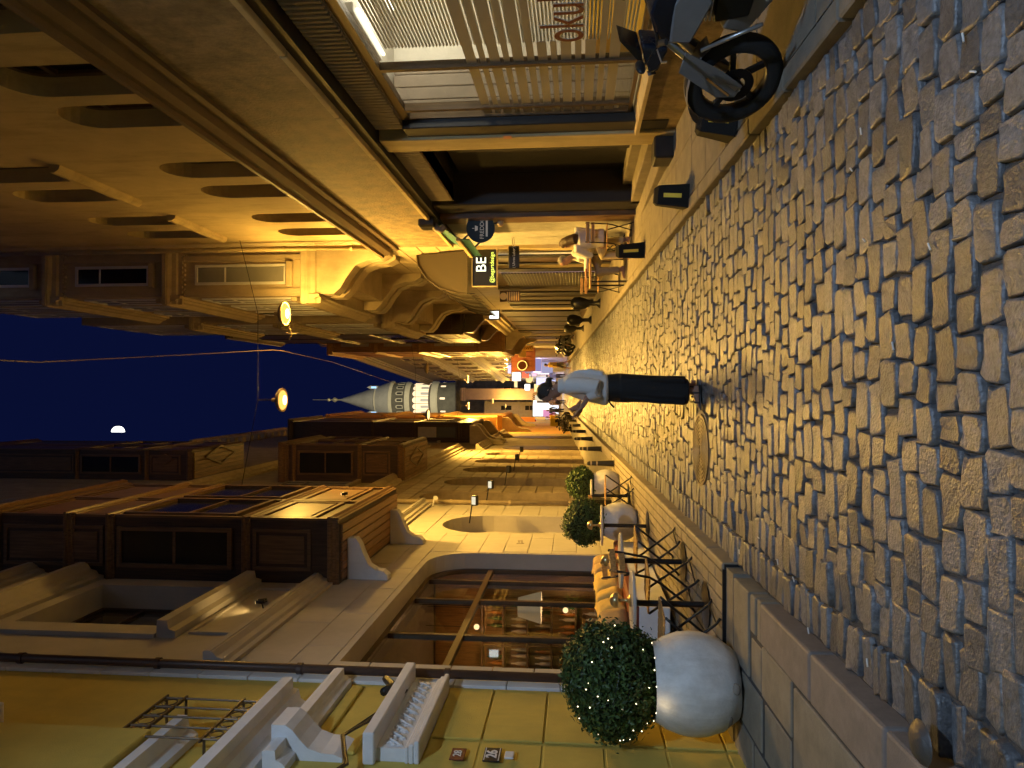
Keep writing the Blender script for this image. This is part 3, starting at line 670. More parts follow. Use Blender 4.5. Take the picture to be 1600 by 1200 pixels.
for i in range(5):
    window(sh3,F3,17.9+i*2.2,18.9+i*2.2,8.2,10.4,M['taupe'],M['pane'],nv=2,rows=(0,.7,1),fw=.08,th=.05,sill=.12,sillmat=M['stone'])
dm=wood('woodcarved',(0.13,0.07,0.03),.45)
for (z0,z1,win,pan) in ((6.8,10.7,(8.35,10.1),(7.2,8.05)),(13.5,21.5,(15.2,17.2),(13.9,14.9))):
    b=bay(sh3,'l',X3,-1.74 if z0<10 else -1.95,21.2,24.6,z0,z1,M['woodd'],dm,dm,[M['pane'],M['paneg'],M['paneg']],win,pan,nfw=2,plank=6,corn_p=.1)
    for (x,s_) in ((-2.2,.26),):      # carved diamond on the boards and on the panel
        q=MB(nf(21.19)); zc=(pan[0]+pan[1])/2
        q.prism([(x-.16,zc),(x,zc-.3),(x+.16,zc),(x,zc+.3)],0,.05); q.build('carved_diamond',dm,b)
        q=MB(); q.M=Matrix(((1,0,0,0),(0,1,0,0),(0,0,-1,z0-.036),(0,0,0,1)))
        L=[(x-.3,22.9),(x,21.9),(x+.3,22.9),(x,23.9)]
        for i in range(4):
            p,q2=Vector(L[i]+(0,)),Vector(L[(i+1)%4]+(0,)); q.bar(p+Vector((0,0,.012)),q2+Vector((0,0,.012)),.06,.03)
        q.build('carved_diamond',dm,b)
def flood(p, lab, lit):
    t=thing('flood_light',p,lab,'flood light'); p=Vector(p)
    MB().bar(p+Vector((-.5,0,.12)),p+Vector((0,0,.05)),.025).build('bracket',M['black'],t)
    q=MB(Matrix.Translation(p)@Matrix.Rotation(R(-25),4,'X')); q.cbox(-.11,.11,-.05,.05,-.07,.07,.015); q.build('housing',M['black'],t)
    q=MB(Matrix.Translation(p)@Matrix.Rotation(R(-25),4,'X')); q.box(-.085,.085,-.055,-.051,-.05,.05); q.build('lens',glow('flood',(1,.9,.62),.9) if lit else M['paneg'],t)
for i,(x,y,lit) in enumerate(((742,782,1),(767,757,1),(795,733,0),(808,714,0),(815,702,0))):
    p=Wp(x,y,X3+.42); flood(p,['flood light on the wall beside the first stone arch after the café','flood light between the first and second stone arch','unlit flood light between the second and third stone arch','unlit flood light past the third stone arch','unlit flood light past the fourth stone arch'][i],lit)
# ================================================================== left: dark-bay house, orange house, last house
def far_house(name,lab,X,sg,y0,y1,z1,m,wrows,nwin,fm,pm,deep=8,first=.0,win_w=.9):
    FX=lf(X) if sg>0 else rf(X)
    t=thing(name,(X,(y0+y1)/2,gz((y0+y1)/2)),lab,'house'); q=MB(); 
    q.add([(X,y0,-.2),(X,y1,-.2),(X,y1,z1),(X,y0,z1)],[(0,1,2,3)]); shell(q,X,sg,y0,y1,-.2,z1,deep); q.build('wall',m,t)
    st=(y1-y0)/nwin
    for (b0,b1) in wrows:
        for i in range(nwin):
            a=y0+(i+.5)*st; window(t,FX,a-win_w/2,a+win_w/2,b0,b1,fm,pm,nv=2,nh=1,fw=.09,th=.06,sill=.12,sillmat=m)
    band(t,FX,y0+.01,y1-.01,corn(z1-.5,z1-.01,.4),m,'cornice')
    return t
h4=far_house('dark_bay_house','tan house with a tall dark timber bay and curved white brackets','placeholder' and -2.9,1,33.25,46,20.5,M['stone'],((9,11),(13,15)),4,M['taupe'],M['pane'])
bay(h4,'l',-2.9,-1.85,38.0,43.0,7.2,17.4,M['woodd'],M['woodd'],M['woodd'],[M['paneg'],M['curtain']],(8.0,10.2),(7.45,7.8),nfw=2,corn_p=.2,bands=((12.6,.1,.16),))
for z in (13.2,):
    pass
for y in (37.2,38.6,42.5): corbel(h4,'l',-2.9,y-.22,y+.22,5.4,7.15,1.0,M['cream'])
for i in range(14): MB(lf(-2.9)).cbox(33.4+i*.9,33.75+i*.9,19.55,19.98,0,.35,.03).build('dentil',M['stone'],h4)
for (a0,a1,z0,z1) in ((33.3,36.5,2,5.2),(41,44,2,5.4)):
    MB(lf(-2.9)).prism(arch(a0+.6,a1-.6,1.4,z1,10),.001,.03).build('arched_door',M['woodd'],h4)
band(h4,lf(-2.9),33.3,45.9,corn(5.9,6.3,.3),M['stone'],'cornice')
mo=mat('orange_plaster',(.55,.30,.08),.8,.1,2,.2,80,stain=.3)
h5=far_house('orange_house','orange plaster house with a closed oriel beyond the dark bay house','x' and -2.9,1,46.05,60,20,mo,((8.5,10.4),(12.5,14.5)),5,M['cream'],M['pane'])
ob=MB().box(-2.9,-1.9,48,56,6.6,19).build('oriel',mo,h5)
for z in (6.6,10.6,14.6,18.6): band(ob,lf(-1.9),47.9,56,corn(z,z+.35,.14),mo); band(ob,nf(48),-2.9,-1.8,corn(z+.001,z+.349,.13),mo)
for y in (48.4,55.6): corbel(h5,'l',-2.9,y-.3,y+.3,4.7,6.6,.95,M['cream'])
h6=far_house('far_tan_house','narrow tan house at the left end of the street beyond the orange house','x' and -3.0,1,60.1,74,15,M['stone2'],((7,9),(10.5,12.5)),5,M['cream'],M['pane'])
# ================================================================== right: ochre corner house with the glazed shop
X1=XR; F1=rf(X1)
oh=thing('ochre_house',(X1,9,gz(9)),'ochre plaster house with paired arched windows above a brown stone fascia and glazed shop','house')
def Y1(y,X=X1): return Wp(800,y,X).y
wl=MB(F1)
wins=[]
for (xa,ya,yb,xb) in ((-20,160,100,230),(112,215,172,262),(255,278,248,460),(322,308,285,480),(400,345,328,560),(443,365,350,585)):
    pass
# paired arched windows: (Y0, Y1) per pair, two storeys
prs=[(5.05,5.75),(6.35,7.05),(7.3,7.95),(9.25,9.95),(10.35,11.05),(12.1,12.75),(13.25,13.9)]
floors=[(5.68,7.42),(8.86,10.55)]
holes=[arch(a,b,z0,z1,10) for a,b in prs for z0,z1 in floors]
wl.wall(rect(1.0,14.55,5.5,15.5),holes,.26); wl.M=ID; shell(wl,X1,-1,1.0,14.55,-.3,15.5,9); wl.build('wall',M['ocher'],oh)
for a,b in prs:
    for k,(z0,z1) in enumerate(floors):
        q=MB(F1); fw=.07; r=(b-a)/2
        o_=arch(a,b,z0,z1,10); i_=arch(a+fw,b-fw,z0+fw,z1-fw,10); n=len(o_); c=-.26
        q.add([(p[0],p[1],c) for p in o_]+[(p[0],p[1],c) for p in i_]+[(p[0],p[1],c+.05) for p in o_]+[(p[0],p[1],c+.05) for p in i_],[f for i in range(n) for j in [(i+1)%n] for f in ((2*n+i,2*n+j,3*n+j,3*n+i),(n+i,n+j,3*n+j,3*n+i))])
        zt=z1-r-.05; q.box(a+fw,b-fw,zt-.03,zt+.03,c,c+.06); w=q.build('window',M['bronze'],oh)
        MB(F1).box(a+fw,b-fw,z0+fw,zt-.03,c+.005,c+.012).build('pane',M['pane'],w)
        q=MB(F1); q.prism([p for p in i_ if p[1]>zt] ,c+.005,c+.012); q.build('fanlight',M['pane'],w)
for (a0,a1) in ((5.0,8.0),(9.2,11.1),(12.05,13.95)): band(oh,F1,a0,a1,[(0,8.68),(.06,8.7),(.1,8.76),(.1,8.83),(0,8.85)],M['ocher'],'sill_course')
band(oh,F1,1.0,14.56,[(0,5.26),(.20,5.26),(.22,5.31),(.19,5.34),(.19,5.39),(.27,5.42),(.31,5.5),(.31,5.56),(.36,5.575),(.36,5.63),(0,5.66)],M['cornice'],'cornice')
FX=2.95
MB().box(FX,X1+.2,1.0,14.5,4.16,5.26).build('fascia',M['fascia'],oh)
for i in range(7):                                           # pale trim lengths under the fascia
    MB().cbox(FX-.03,FX+.04,4.6+i*1.42+.01,4.6+(i+1)*1.42-.01,4.09,4.158,.008).build('trim_strip',M['ocher'],oh)
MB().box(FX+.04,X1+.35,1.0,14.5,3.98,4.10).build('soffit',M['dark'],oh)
# ribbed band over the shop and over the entrance
for (y0,y1) in ((4.4,8.45),(8.95,11.7)):
    sh_=MB().box(X1+.06,X1+.3,y0,y1,3.6,3.98).build('ribbed_band',M['taupe'],oh)
    k=int((y1-y0)/.075)
    for i in range(k): MB().cbox(X1+.028,X1+.062,y0+i*.075+.008,y0+i*.075+.062,3.61,3.97,.01).build('rib',M['taupe'],sh_)
# piers
MB().cbox(X1-.06,X1+.5,8.5,8.93,-.1,3.97,.015).build('pier',M['ocher'],oh)
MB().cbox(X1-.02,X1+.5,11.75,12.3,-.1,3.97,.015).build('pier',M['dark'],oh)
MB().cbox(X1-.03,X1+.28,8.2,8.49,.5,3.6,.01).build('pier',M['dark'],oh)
# plinth, sloping sill
MB().box(X1-.02,X1+.4,1.0,8.49,-.1,.82).build('plinth',M['fascia'],oh)
MB().prism([(X1-.1,.82),(X1+.3,.82),(X1+.3,.93),(X1-.1,.86)],1.0,8.48,'b').build('sill',M['ocher'],oh)
# shop window
SG=X1+.1
fr=MB(); zb,zt=.93,3.5
fr.box(SG-.03,SG+.05,1.0,8.2,zt,zt+.1); fr.box(SG-.03,SG+.05,1.0,8.2,zb,zb+.04)
for y in (6.92,7.95): fr.box(SG-.03,SG+.05,y-.03,y+.03,zb+.04,zt)
fr.box(SG-.03,SG+.05,8.16,8.2,zb+.04,zt)
sw=fr.build('shop_window',M['bronze'],oh)
gls=clear_glass('shop_glass',(.93,.93,.9),.1)
for (a,b) in ((3.0,6.89),(6.95,7.92),(7.98,8.16)): MB().box(SG,SG+.006,a,b,zb+.04,zt).build('pane',gls,sw)
# frosted stripes and lettering on the glass
fros=mat('frosted',(.30,.275,.235),.7,.05,emit=None)
zz=2.62; k=0
hs=[.10,.06,.10,.06,.10,.07,.09,.06,.10,.06,.10,.06,.1,.07,.09]
while zz>1.2 and k<15:
    h=hs[k]
    spans=[(4.0,6.88),(6.96,7.91),(7.99,8.15)]
    if 1.42<zz<2.0: spans=[(6.5,6.88),(6.96,7.91),(7.99,8.15)]
    for a,b in spans: MB().box(SG-.004,SG-.001,a,b,zz-h,zz).build('frosted_stripe',fros,sw)
    zz-=h+.035; k+=1
letter=mat('maroon',(.12,.008,.006),.5,.1); wpl=mat('white_vinyl',(.75,.72,.68),.6,.05)
text('lettering','okul',wpl,sw,TR(SG-.005,6.14,1.66),.56,.001,sx=.80,font_bold=True)
text('lettering','okul',letter,sw,TR(SG-.009,6.14,1.66),.56,.001,sx=.80)
MB().box(SG-.004,SG-.001,8.0,8.12,1.08,1.13).build('door_sticker',M['white'],sw)
# the lit shop room
rm=MB(); rm.add([(SG+.1,1,.6),(6.2,1,.6),(6.2,8.4,.6),(SG+.1,8.4,.6),(SG+.1,1,3.75),(6.2,1,3.75),(6.2,8.4,3.75),(SG+.1,8.4,3.75)],[(0,1,2,3),(4,7,6,5),(1,5,6,2),(0,4,5,1),(2,6,7,3)])
rm.build('shop_room',mat('shop_white',(.62,.60,.55),.8,.06),oh)
bl=MB()
k=0
lv=thing('slatted_blind',(SG+.16,4.6,3.4),'white horizontal slatted blind lowered behind the shop glass','blind')
ms=mat('blind_slat',(.62,.58,.5),.7,.05)
q=MB(Matrix.Translation((SG+.16,0,0)))
sl=bpy.data.meshes.new('slat'); qq=MB().box(-.012,.012,-1.75,1.85,-.004,.004); sl.from_pydata(qq.v,[],qq.f); sl.materials.append(ms)
z=3.42
while z>1.0:
    o=bpy.data.objects.new('slat',sl); COL.objects.link(o); o.parent=lv; o.location=(0,.38,z-3.4); o.rotation_euler=(0,R(35),0); z-=.034
for (x0,x1,y0,y1,z0,z1,c,nm,lab) in ((3.95,5.2,7.95,8.38,.62,1.42,(.8,.42,.03),'yellow_cabinet','bright yellow low cabinet standing inside the lit shop'),(4.7,5.3,8.0,8.38,1.5,3.0,(.5,.48,.45),'pale_cupboard','tall pale cupboard above the yellow cabinet inside the shop')):
    t=thing(nm,((x0+x1)/2,y0,z0),lab,'cabinet'); m=mat(nm,c,.5,.05)
    MB().cbox(x0,x1,y0,y1,z0,z1,.01).build('carcass',m,t)
    for i in range(3): xx=x0+(x1-x0)*i/3; MB().cbox(xx+.01,xx+(x1-x0)/3-.01,y0-.02,y0,z0+.04,z1-.04,.006).build('door',m,t)
pt=thing('added_divider',(3.55,8.3,.6),'dim grey-brown room divider behind the narrow shop pane','divider')  # grey-brown boards added to stand for the dim part of the room
for i in range(4): MB().cbox(3.26+i*.15,3.26+i*.15+.145,8.2,8.3,.6,3.7,.008).build('board',M['taupe'],pt)
for i,(x,y) in enumerate(((4.25,7.3),(4.9,6.3),(3.55,6.9))):
    t=thing('ceiling_tube',(x,y,3.6),['fluorescent tube on the shop ceiling above the yellow cabinet','fluorescent tube deeper on the shop ceiling','dim fluorescent tube close to the shop glass'][i],'lamp')
    MB().cbox(x-.05,x+.05,y-.5,y+.5,3.62,3.7,.01).build('fitting',M['white'],t); MB().tube([(x,y-.45,3.59),(x,y+.45,3.59)],.02,8).build('tube',glow('tube',(1,.93,.7),6 if i<2 else 3),t)
    if i<2:
        l=bpy.data.lights.new('tube_light','POINT'); l.shadow_soft_size=.2; l.energy=55; l.color=(1,.9,.68); o=bpy.data.objects.new('tube_light',l); COL.objects.link(o); o.parent=t; o.location=(0,0,-.25)
# entrance: recess with slatted shutter, steps
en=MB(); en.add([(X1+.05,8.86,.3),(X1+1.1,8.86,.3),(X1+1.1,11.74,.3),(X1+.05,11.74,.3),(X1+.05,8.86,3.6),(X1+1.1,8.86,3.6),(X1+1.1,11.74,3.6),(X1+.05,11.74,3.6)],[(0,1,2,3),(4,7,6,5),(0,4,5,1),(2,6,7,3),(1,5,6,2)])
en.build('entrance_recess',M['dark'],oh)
z=.95
gt=MB().box(X1+.38,X1+.42,8.87,8.93,.8,3.4).build('shutter_post',M['bronze'],oh)
while z<3.3:
    MB().cbox(X1+.36,X1+.41,8.94,10.1,z,z+.055,.008).build('shutter_slat',M['bronze'],oh); z+=.085
MB().box(X1+.34,X1+.44,10.1,10.2,.8,3.4).build('shutter_post',M['dark'],oh)
dd=MB().box(X1+.5,X1+.56,10.2,11.7,.8,3.5).build('entrance_door',M['black'],oh)
for z in (1.9,2.15): MB().box(X1+.485,X1+.5,10.5,10.62,z,z+.04).build('handle',M['white'],dd)
st=MB()
for i,(x,z) in enumerate(((X1-.3,.52),(X1-.02,.66),(X1+.26,.80))):
    MB().cbox(x,X1+.6,8.9,11.9,.2,z,.01).build('step',M['concrete'],oh)
MB().cbox(X1-.32,X1-.05,8.62,9.0,.30,.62,.02).build('step_block',M['dark'],oh)
MB().box(X1-.065,X1-.062,8.45,8.55,2.33,2.43).build('house_sign',mat('sign_orange',(.5,.2,.1),.5),oh)
drainpipe(2.95,14.42,5.3,15.5,.05,'ochre drainpipe at the end of the ochre house above the awning',M['ocher'])
# ================================================================== right: cream house with stacked oriels
X2=XR; F2=rf(X2)
c2=thing('oriel_house',(X2,21,gz(21)),'tall cream stone house with two stacks of oriels on curved brackets above the awnings','house')
q=MB(); q.add([(X2,14.56,-.2),(X2,27.5,-.2),(X2,27.5,18.6),(X2,14.56,18.6)],[(0,1,2,3)]); shell(q,X2,-1,14.56,27.5,-.2,18.6,9); q.build('wall',M['cream'],c2)
blocks(c2,F2,14.62,27.4,[4.6+.42*i for i in range(8)],M['cream'],w=(.5,.9),t=.014,g=.02,seed=21)
for (b0,b1) in ((8.0,9.9),(11.1,12.9),(14.3,15.9)):
    for a in (20.2,): window(c2,F2,a,a+1.1,b0,b1,M['taupe'],M['pane'],nv=2,rows=(0,.7,1),fw=.08,sill=.14,sillmat=M['cream'])
def oriel(y0,y1,Xf,z0,z1,cuts,pmats,nm):
    b=MB().box(Xf,X2,y0,y1,z0,z1).build('oriel',M['cream'],c2)
    FO=rf(Xf); NO=nf(y0); rn=random.Random(int(y0))
    for z in cuts:
        band(b,FO,y0-.14,y1+.14,corn(z,z+.42,.2),M['cream'],'cornice'); band(b,NO,Xf-.18,X2-.002,corn(z+.001,z+.419,.19),M['cream'],'cornice')
        n=9
        for i in range(n):
            x=Xf+.02+i*(X2-Xf)/n; MB(NO).box(x,x+.05,z-.07,z+.03,0,.07).build('dentil',M['cream'],b)
    cz=list(cuts)+[z1]
    for k in range(len(cz)-1):
        zb,zt=cz[k]+.45,cz[k+1]-.05
        if zt-zb<1: continue
        W_=X2-Xf
        pm=pmats[k%len(pmats)]
        hgt=zt-zb
        # near side: sash with blind, surround, apron moulding
        q=MB(NO); q.box(Xf+.04,Xf+.16,zb,zt,0,.05); q.box(X2-.2,X2-.08,zb,zt,0,.05); q.build('pilaster',M['cream'],b)
        window(b,NO,Xf+.26,X2-.28,zb+.35,zt-.25,M['white'],pm,nv=1,rows=(0,.68,1),fw=.06,deep=True,th=.04)
        MB(NO).cbox(Xf+.2,X2-.22,zb+.2,zb+.34,0,.12,.02).build('sill',M['cream'],b)
        # street side
        st=(y1-y0)/3
        for i in range(3):
            a=y0+(i+.5)*st; window(b,FO,a-.42,a+.42,zb+.35,zt-.25,M['white'],M['pane'],nv=2,rows=(0,.7,1),fw=.06,deep=True,th=.04)
            MB(FO).cbox(a-.5,a+.5,zb+.2,zb+.34,0,.1,.02).build('sill',M['cream'],b)
    # swelling underside on scrolled consoles
    MB().prism([(y0,z0),(y1,z0),(y1-.25,z0-.5),(y0+.25,z0-.5)],Xf+.25,X2+.01,'a').build('underside',M['cream'],b)
    for y in (y0+.12,y0+.75,y1-.75,y1-.2): corbel(c2,'r',X2,y-.2,y+.2,z0-1.55,z0-.002,X2-Xf-.02,M['cream'],'console')
    return b
litw=mat('lit_blind',(.5,.5,.48),.8,.05,emit=(.75,.85,.92),es=.55); litp=mat('lit_pink',(.5,.4,.36),.8,.05,emit=(.95,.75,.66),es=.3)
blind=mat('grey_blind',(.24,.24,.235),.7,.08,3,.1,20)
oriel(15.45,19.6,2.1,7.25,17.5,(7.25,10.5,13.4),[blind,M['pane'],M['pane']],'a')
oriel(22.0,26.4,2.1,7.25,17.8,(7.25,10.6,13.6),[M['pane'],[litp,litp],[litw,litw]],'b')
band(c2,F2,14.6,27.5,corn(18.0,18.6,.5),M['cream'],'cornice')
for i in range(16): MB(F2).cbox(14.7+i*.8,15.0+i*.8,17.6,18.0,0,.35,.02).build('modillion',M['cream'],c2)
rc=thing('rooftop_conservatory',(4.0,21,18.6),'dark glazed conservatory on the roof of the oriel house','conservatory')
q=MB()
for y in (19,20,21,22,23): q.box(2.7,2.75,y-.03,y+.03,18.6,21.0)
for z in (18.6,19.8,20.95): q.box(2.69,2.76,19,23,z,z+.06)
q.box(2.7,6,18.98,19.04,20.94,21.0); q.build('glazing_bars',M['taupe'],rc)
for i in range(4):
    for z in (18.66,19.86): MB().box(2.72,2.73,19+i+.03,20+i-.03,z,z+1.1).build('pane',M['paneg'],rc)
MB().box(2.8,6,19.05,22.95,18.6,20.9).build('core',M['dark'],rc)
# ---- shops under it
sf=thing('shop_row',(X2,20,gz(20)),'row of dark narrow shopfronts and roller shutters under the oriel house','shopfront')
gp=mat('grey_plaster',(.42,.41,.38),.8,.15,6,.9,40,stain=.3)
MB().box(X2-.05,X2+.1,12.75,14.95,.4,3.95).build('plaster_panel',gp,sf)
MB().box(X2-.10,X2+.1,12.32,12.74,.3,3.95).build('timber_post',M['woodm'],sf)
MB().box(X2-.12,X2+.1,14.96,15.25,.3,3.95).build('stone_post',M['ocher'],sf)
lgt=mat('lit_stripe',(.6,.62,.6),.5,.05,emit=(.8,.9,.85),es=.12)
y=15.27
for i,(w_,m_) in enumerate(((.22,lgt),(.3,M['dark']),(.3,lgt),(.3,M['dark']),(.7,M['woodm']),(.25,M['dark']),(.55,M['ocher']),(.5,M['dark']),(.2,mat('violet_lit',(.3,.28,.4),.5,.05,emit=(.55,.45,.9),es=.25)))):
    MB().box(X2-.04-.02*(i%2),X2+.1,y+.01,y+w_-.01,.4,3.9).build('shop_panel',m_,sf); y+=w_
shut=mat('shutter',(.07,.055,.04),.5,.15,4,.1,60)
for k in range(30): MB().cbox(X2-.06,X2-.03,y+.02,y+2.4,1.0+k*.085,1.0+k*.085+.075,.01).build('shutter_slat',shut,sf)
y+=2.5
for i in range(9):
    MB().cbox(X2-.12-.03*(i%2),X2+.1,y+.02,y+.5,.6,3.9,.02).build('door_panel',M['dark'] if i%3 else M['taupe'],sf); y+=.55
MB().box(X2-.03,X2+.05,y,27.4,.4,4.0).build('stone_post',M['cream'],sf)
# teal retractable awning with its arm and cassette
aw=thing('teal_awning',(3.0,13.5,4.0),'half-open teal awning with metal arms at the end of the brown fascia','awning')
teal=mat('teal',(.012,.085,.08),.7,.12,6,.2,120)
MB().add([(3.0,12.35,4.12),(2.64,12.35,3.62),(2.64,13.8,3.62),(3.0,13.8,4.12),(3.0,12.35,4.10),(2.64,12.35,3.60),(2.64,13.8,3.60),(3.0,13.8,4.10)],[(0,1,2,3),(4,7,6,5),(0,4,5,1),(2,6,7,3)]).build('canopy',teal,aw)
MB().box(2.62,2.635,12.3,13.85,3.42,3.6).build('valance',teal,aw); MB().cbox(2.59,2.65,12.28,13.87,3.58,3.66,.01).build('front_bar',M['ocher'],aw)
MB().cbox(2.82,3.05,12.1,12.45,4.0,4.3,.03).build('cassette_end',M['black'],aw)
MB().tube([(2.9,12.25,4.05),(2.8,12.25,3.98),(2.78,12.2,3.9),(2.84,12.2,3.84)],.06,12).build('motor',M['taupe'],aw,True)
for y in (12.6,13.6): MB().bar((3.05,y,3.2),(2.66,y,3.6),.03).build('arm',M['black'],aw)
# brown barrel awning
ba=thing('brown_awning',(2.6,17.5,4.3),'brown canvas barrel awning with ribs below the nearer oriel','awning')
bc=mat('brown_canvas',(.032,.023,.013),.85,.12,5,.3,90)
pf=[(3.05,5.15),(2.8,5.1),(2.5,4.9),(2.28,4.6),(2.15,4.2),(2.13,3.95)]
n=len(pf); q=MB(); y0,y1=15.5,20.5
q.add([(x,y0+.35*(1-(i/(n-1)))**1.0,z) for i,(x,z) in enumerate(pf)]+[(x,y1-.35*(1-(i/(n-1))),z) for i,(x,z) in enumerate(pf)],[(i,i+1,n+i+1,n+i) for i in range(n-1)])
q.add([(3.05,y0+.35,5.15)]+[(x,y0+.35*(1-(i/(n-1))),z) for i,(x,z) in enumerate(pf)]+[(3.05,y0,3.95)],[(0,i+1,i+2) for i in range(n-1)]+[(0,n,n+1)])
q.build('canvas',bc,ba,True,auto=40)
for k in range(6):
    y=15.55+k*.98; t=[(x-.015,min(max(y,y0+.35*(1-i/(n-1))),y1-.35),z+.012) for i,(x,z) in enumerate(pf)]; MB().tube(t,.022,6).build('rib',bc,ba)
for k in range(18): MB().prism([(15.52+k*.277,3.95),(15.52+(k+1)*.277-.01,3.95),(15.52+(k+.5)*.277,3.8)],2.12,2.128,'a').build('valance_scallop',bc,ba)
# signs
def rsign(name,label,px,py,Y,w,h): 
    p=Dp(px,py,Y); return p,thing(name,p,label,'sign')
p,t=rsign('round_sign','round dark blue hanging sign reading FREDDO with a white cup','751' and 751,357,12.55,0,0)
MB(nf(p.y)).lathe([(0,-.02),(.255,-.02),(.255,.02),(0,.02)],(p.x,p.z,0),n=36).build('disc',mat('navy',(.012,.03,.045),.5,.1),t)
lt=mat('sign_white',(.6,.58,.52),.6,.05,emit=(.8,.75,.65),es=.12)
text('lettering','FREDDO',lt,t,TN(p.x,p.y-.024,p.z-.03),.105,.002,sx=.95)
q=MB(nf(p.y)); q.box(p.x-.15,p.x+.15,p.z-.13,p.z-.095,.02,.025); q.build('ribbon',lt,t)
q=MB(nf(p.y)); q.prism([(p.x-.05,p.z+.1),(p.x+.05,p.z+.1),(p.x+.035,p.z+.05),(p.x-.035,p.z+.05)],.02,.025); q.box(p.x-.005,p.x+.005,p.z+.11,p.z+.15,.02,.024); q.build('cup',lt,t)
for d in (-.09,.09): MB().bar((p.x+.2,p.y,p.z+d),(3.12,p.y,p.z+d),.02).build('bracket',M['black'],t)
gl_=thing('globe_wall_lamp',(3.0,12.6,2.9),'unlit cream globe lamp below the round blue sign','lamp'); pp=Dp(782,349,12.6)
gl_.location=pp; WL[gl_.name]=Vector(pp)
MB().sphere(pp,.065).build('globe',mat('globe_cream',(.55,.42,.25),.4,.05),gl_,True); MB().bar(pp+Vector((0,0,.05)),pp+Vector((0,0,.16)),.03).build('stem',M['black'],gl_); MB().bar(pp+Vector((0,0,.14)),Vector((3.1,pp.y,pp.z+.14)),.02).build('bracket',M['black'],gl_)
p,t=rsign('neon_sign','square black box sign with glowing letters BE over yellow begartdesign',757,418,15.0,0,0)
MB(nf(p.y)).cbox(p.x-.39,p.x+.39,p.z-.26,p.z+.26,-.1,0,.008).build('box',M['black'],t)
q=MB(nf(p.y)); q.box(p.x-.4,p.x+.4,p.z-.275,p.z-.26,-.105,.01); q.box(p.x-.405,p.x-.39,p.z-.27,p.z+.27,-.105,.01); q.box(p.x-.39,p.x+.4,p.z+.26,p.z+.272,-.105,.01); q.build('rim',M['cream'],t)
text('lettering','BE',glow('neonw',(1,1,.72),2.2),t,TN(p.x+.06,p.y-.008,p.z+.06),.31,.004)
text('lettering','@begartdesign',glow('neony',(.85,.9,.12),2.0),t,TN(p.x,p.y-.008,p.z-.165),.12,.003,sx=.9)
p,t=rsign('small_sign','small dark rectangular hanging sign with white script between brackets',803,402,14.2,0,0)
MB(nf(p.y)).cbox(p.x-.225,p.x+.225,p.z-.11,p.z+.11,-.02,.02,.012).build('board',M['black'],t)
text('lettering','( Uhren Labor )',lt,t,TN(p.x,p.y-.022,p.z),.075,.002,sx=.9)
MB().bar((p.x+.22,p.y,p.z+.03),(3.1,p.y,p.z+.03),.015).build('bracket',M['white'],t); MB().bar((p.x+.22,p.y,p.z-.02),(3.1,p.y,p.z-.02),.015).build('bracket',M['white'],t)
p,t=rsign('menu_board','small tall striped brown menu board hung over the shutters',797,463,19.3,0,0)
MB(nf(p.y)).cbox(p.x-.15,p.x+.15,p.z-.28,p.z+.28,-.02,.02,.008).build('board',mat('menu',(.10,.05,.02),.6),t)
mb_=mat('menu_gold',(.6,.38,.12),.6,.1,emit=(.9,.5,.15),es=.15)
for k in range(6): MB(nf(p.y)).box(p.x-.12,p.x+.12,p.z-.25+k*.06,p.z-.215+k*.06,.02,.024).build('menu_line',mb_,t)
MB(nf(p.y)).lathe([(0,.02),(.1,.02),(.1,.026),(0,.026)],(p.x,p.z+.18,0),n=20).build('emblem',mb_,t)
p,t=rsign('light_box','bright white light box at the outer end of the awnings',772,492,23.5,0,0)
MB(nf(p.y)).cbox(p.x-.17,p.x+.17,p.z-.2,p.z+.2,-.06,0,.01).build('case',M['taupe'],t); MB(nf(p.y)).box(p.x-.12,p.x+.12,p.z-.15,p.z+.15,.001,.004).build('face',glow('lb',(.95,1,.95),3),t)
# ================================================================== right: two timber bay houses
h4r=far_house('dark_timber_house','dark brown timber-clad house with a bay beyond the oriels','x' and XR,-1,27.55,36.5,16.8,M['woodd'],((8,10),(12,14)),3,M['woodd'],M['pane'])
bay(h4r,'r',XR,2.3,29.0,34.5,6.2,16.4,M['woodd'],M['woodd'],M['woodd'],[M['pane'],M['paneg'],M['curtain']],(8.0,10.0),(6.7,7.6),nfw=2,corn_p=.18,bands=((12.2,.1,.2),))
for y in (29.3,34.2): corbel(h4r,'r',XR,y-.2,y+.2,4.7,6.15,.75,M['woodd'])
q=MB(rf(XR)); 
for i in range(4): MB(rf(XR)).cbox(27.8+i*2.1,29.6+i*2.1,1.4,4.5,0,.06,.02).build('shop_door',M['dark'],h4r)
band(h4r,rf(XR),27.6,36.4,corn(4.7,5.2,.35),M['cream'],'cornice')
h5r=far_house('orange_timber_house','orange-lit varnished timber bay house past the dark timber house','x' and XR,-1,36.55,48,17,M['cream'],((9,11),(12.5,14.5)),4,M['woodl'],M['curtain'])
bay(h5r,'r',XR,2.05,38.0,44.0,5.4,15.2,M['woodl'],M['woodl'],M['woodl'],[M['curtain'],M['curtain'],M['paneg']],(7.0,9.3),(5.7,6.7),nfw=3,corn_p=.2,bands=((9.9,.1,.25),(12.4,.1,.2)))
for z0_ in (10.4,12.8):
    q=nf(37.98); bb=[o for o in h5r.children if o.name.startswith('bay_window')][0]; window(bb,q,2.25,2.85,z0_,z0_+1.7,M['woodl'],M['curtain'],nv=1,rows=(0,.5,1),deep=True)
for y in (38.4,43.6): corbel(h5r,'r',XR,y-.25,y+.25,4.0,5.35,.95,M['cream'])
for i in range(5): MB(rf(XR)).cbox(37+i*2.1,38.7+i*2.1,1.8,4.6,0,.06,.02).build('shop_door',M['taupe'] if i%2 else M['dark'],h5r)
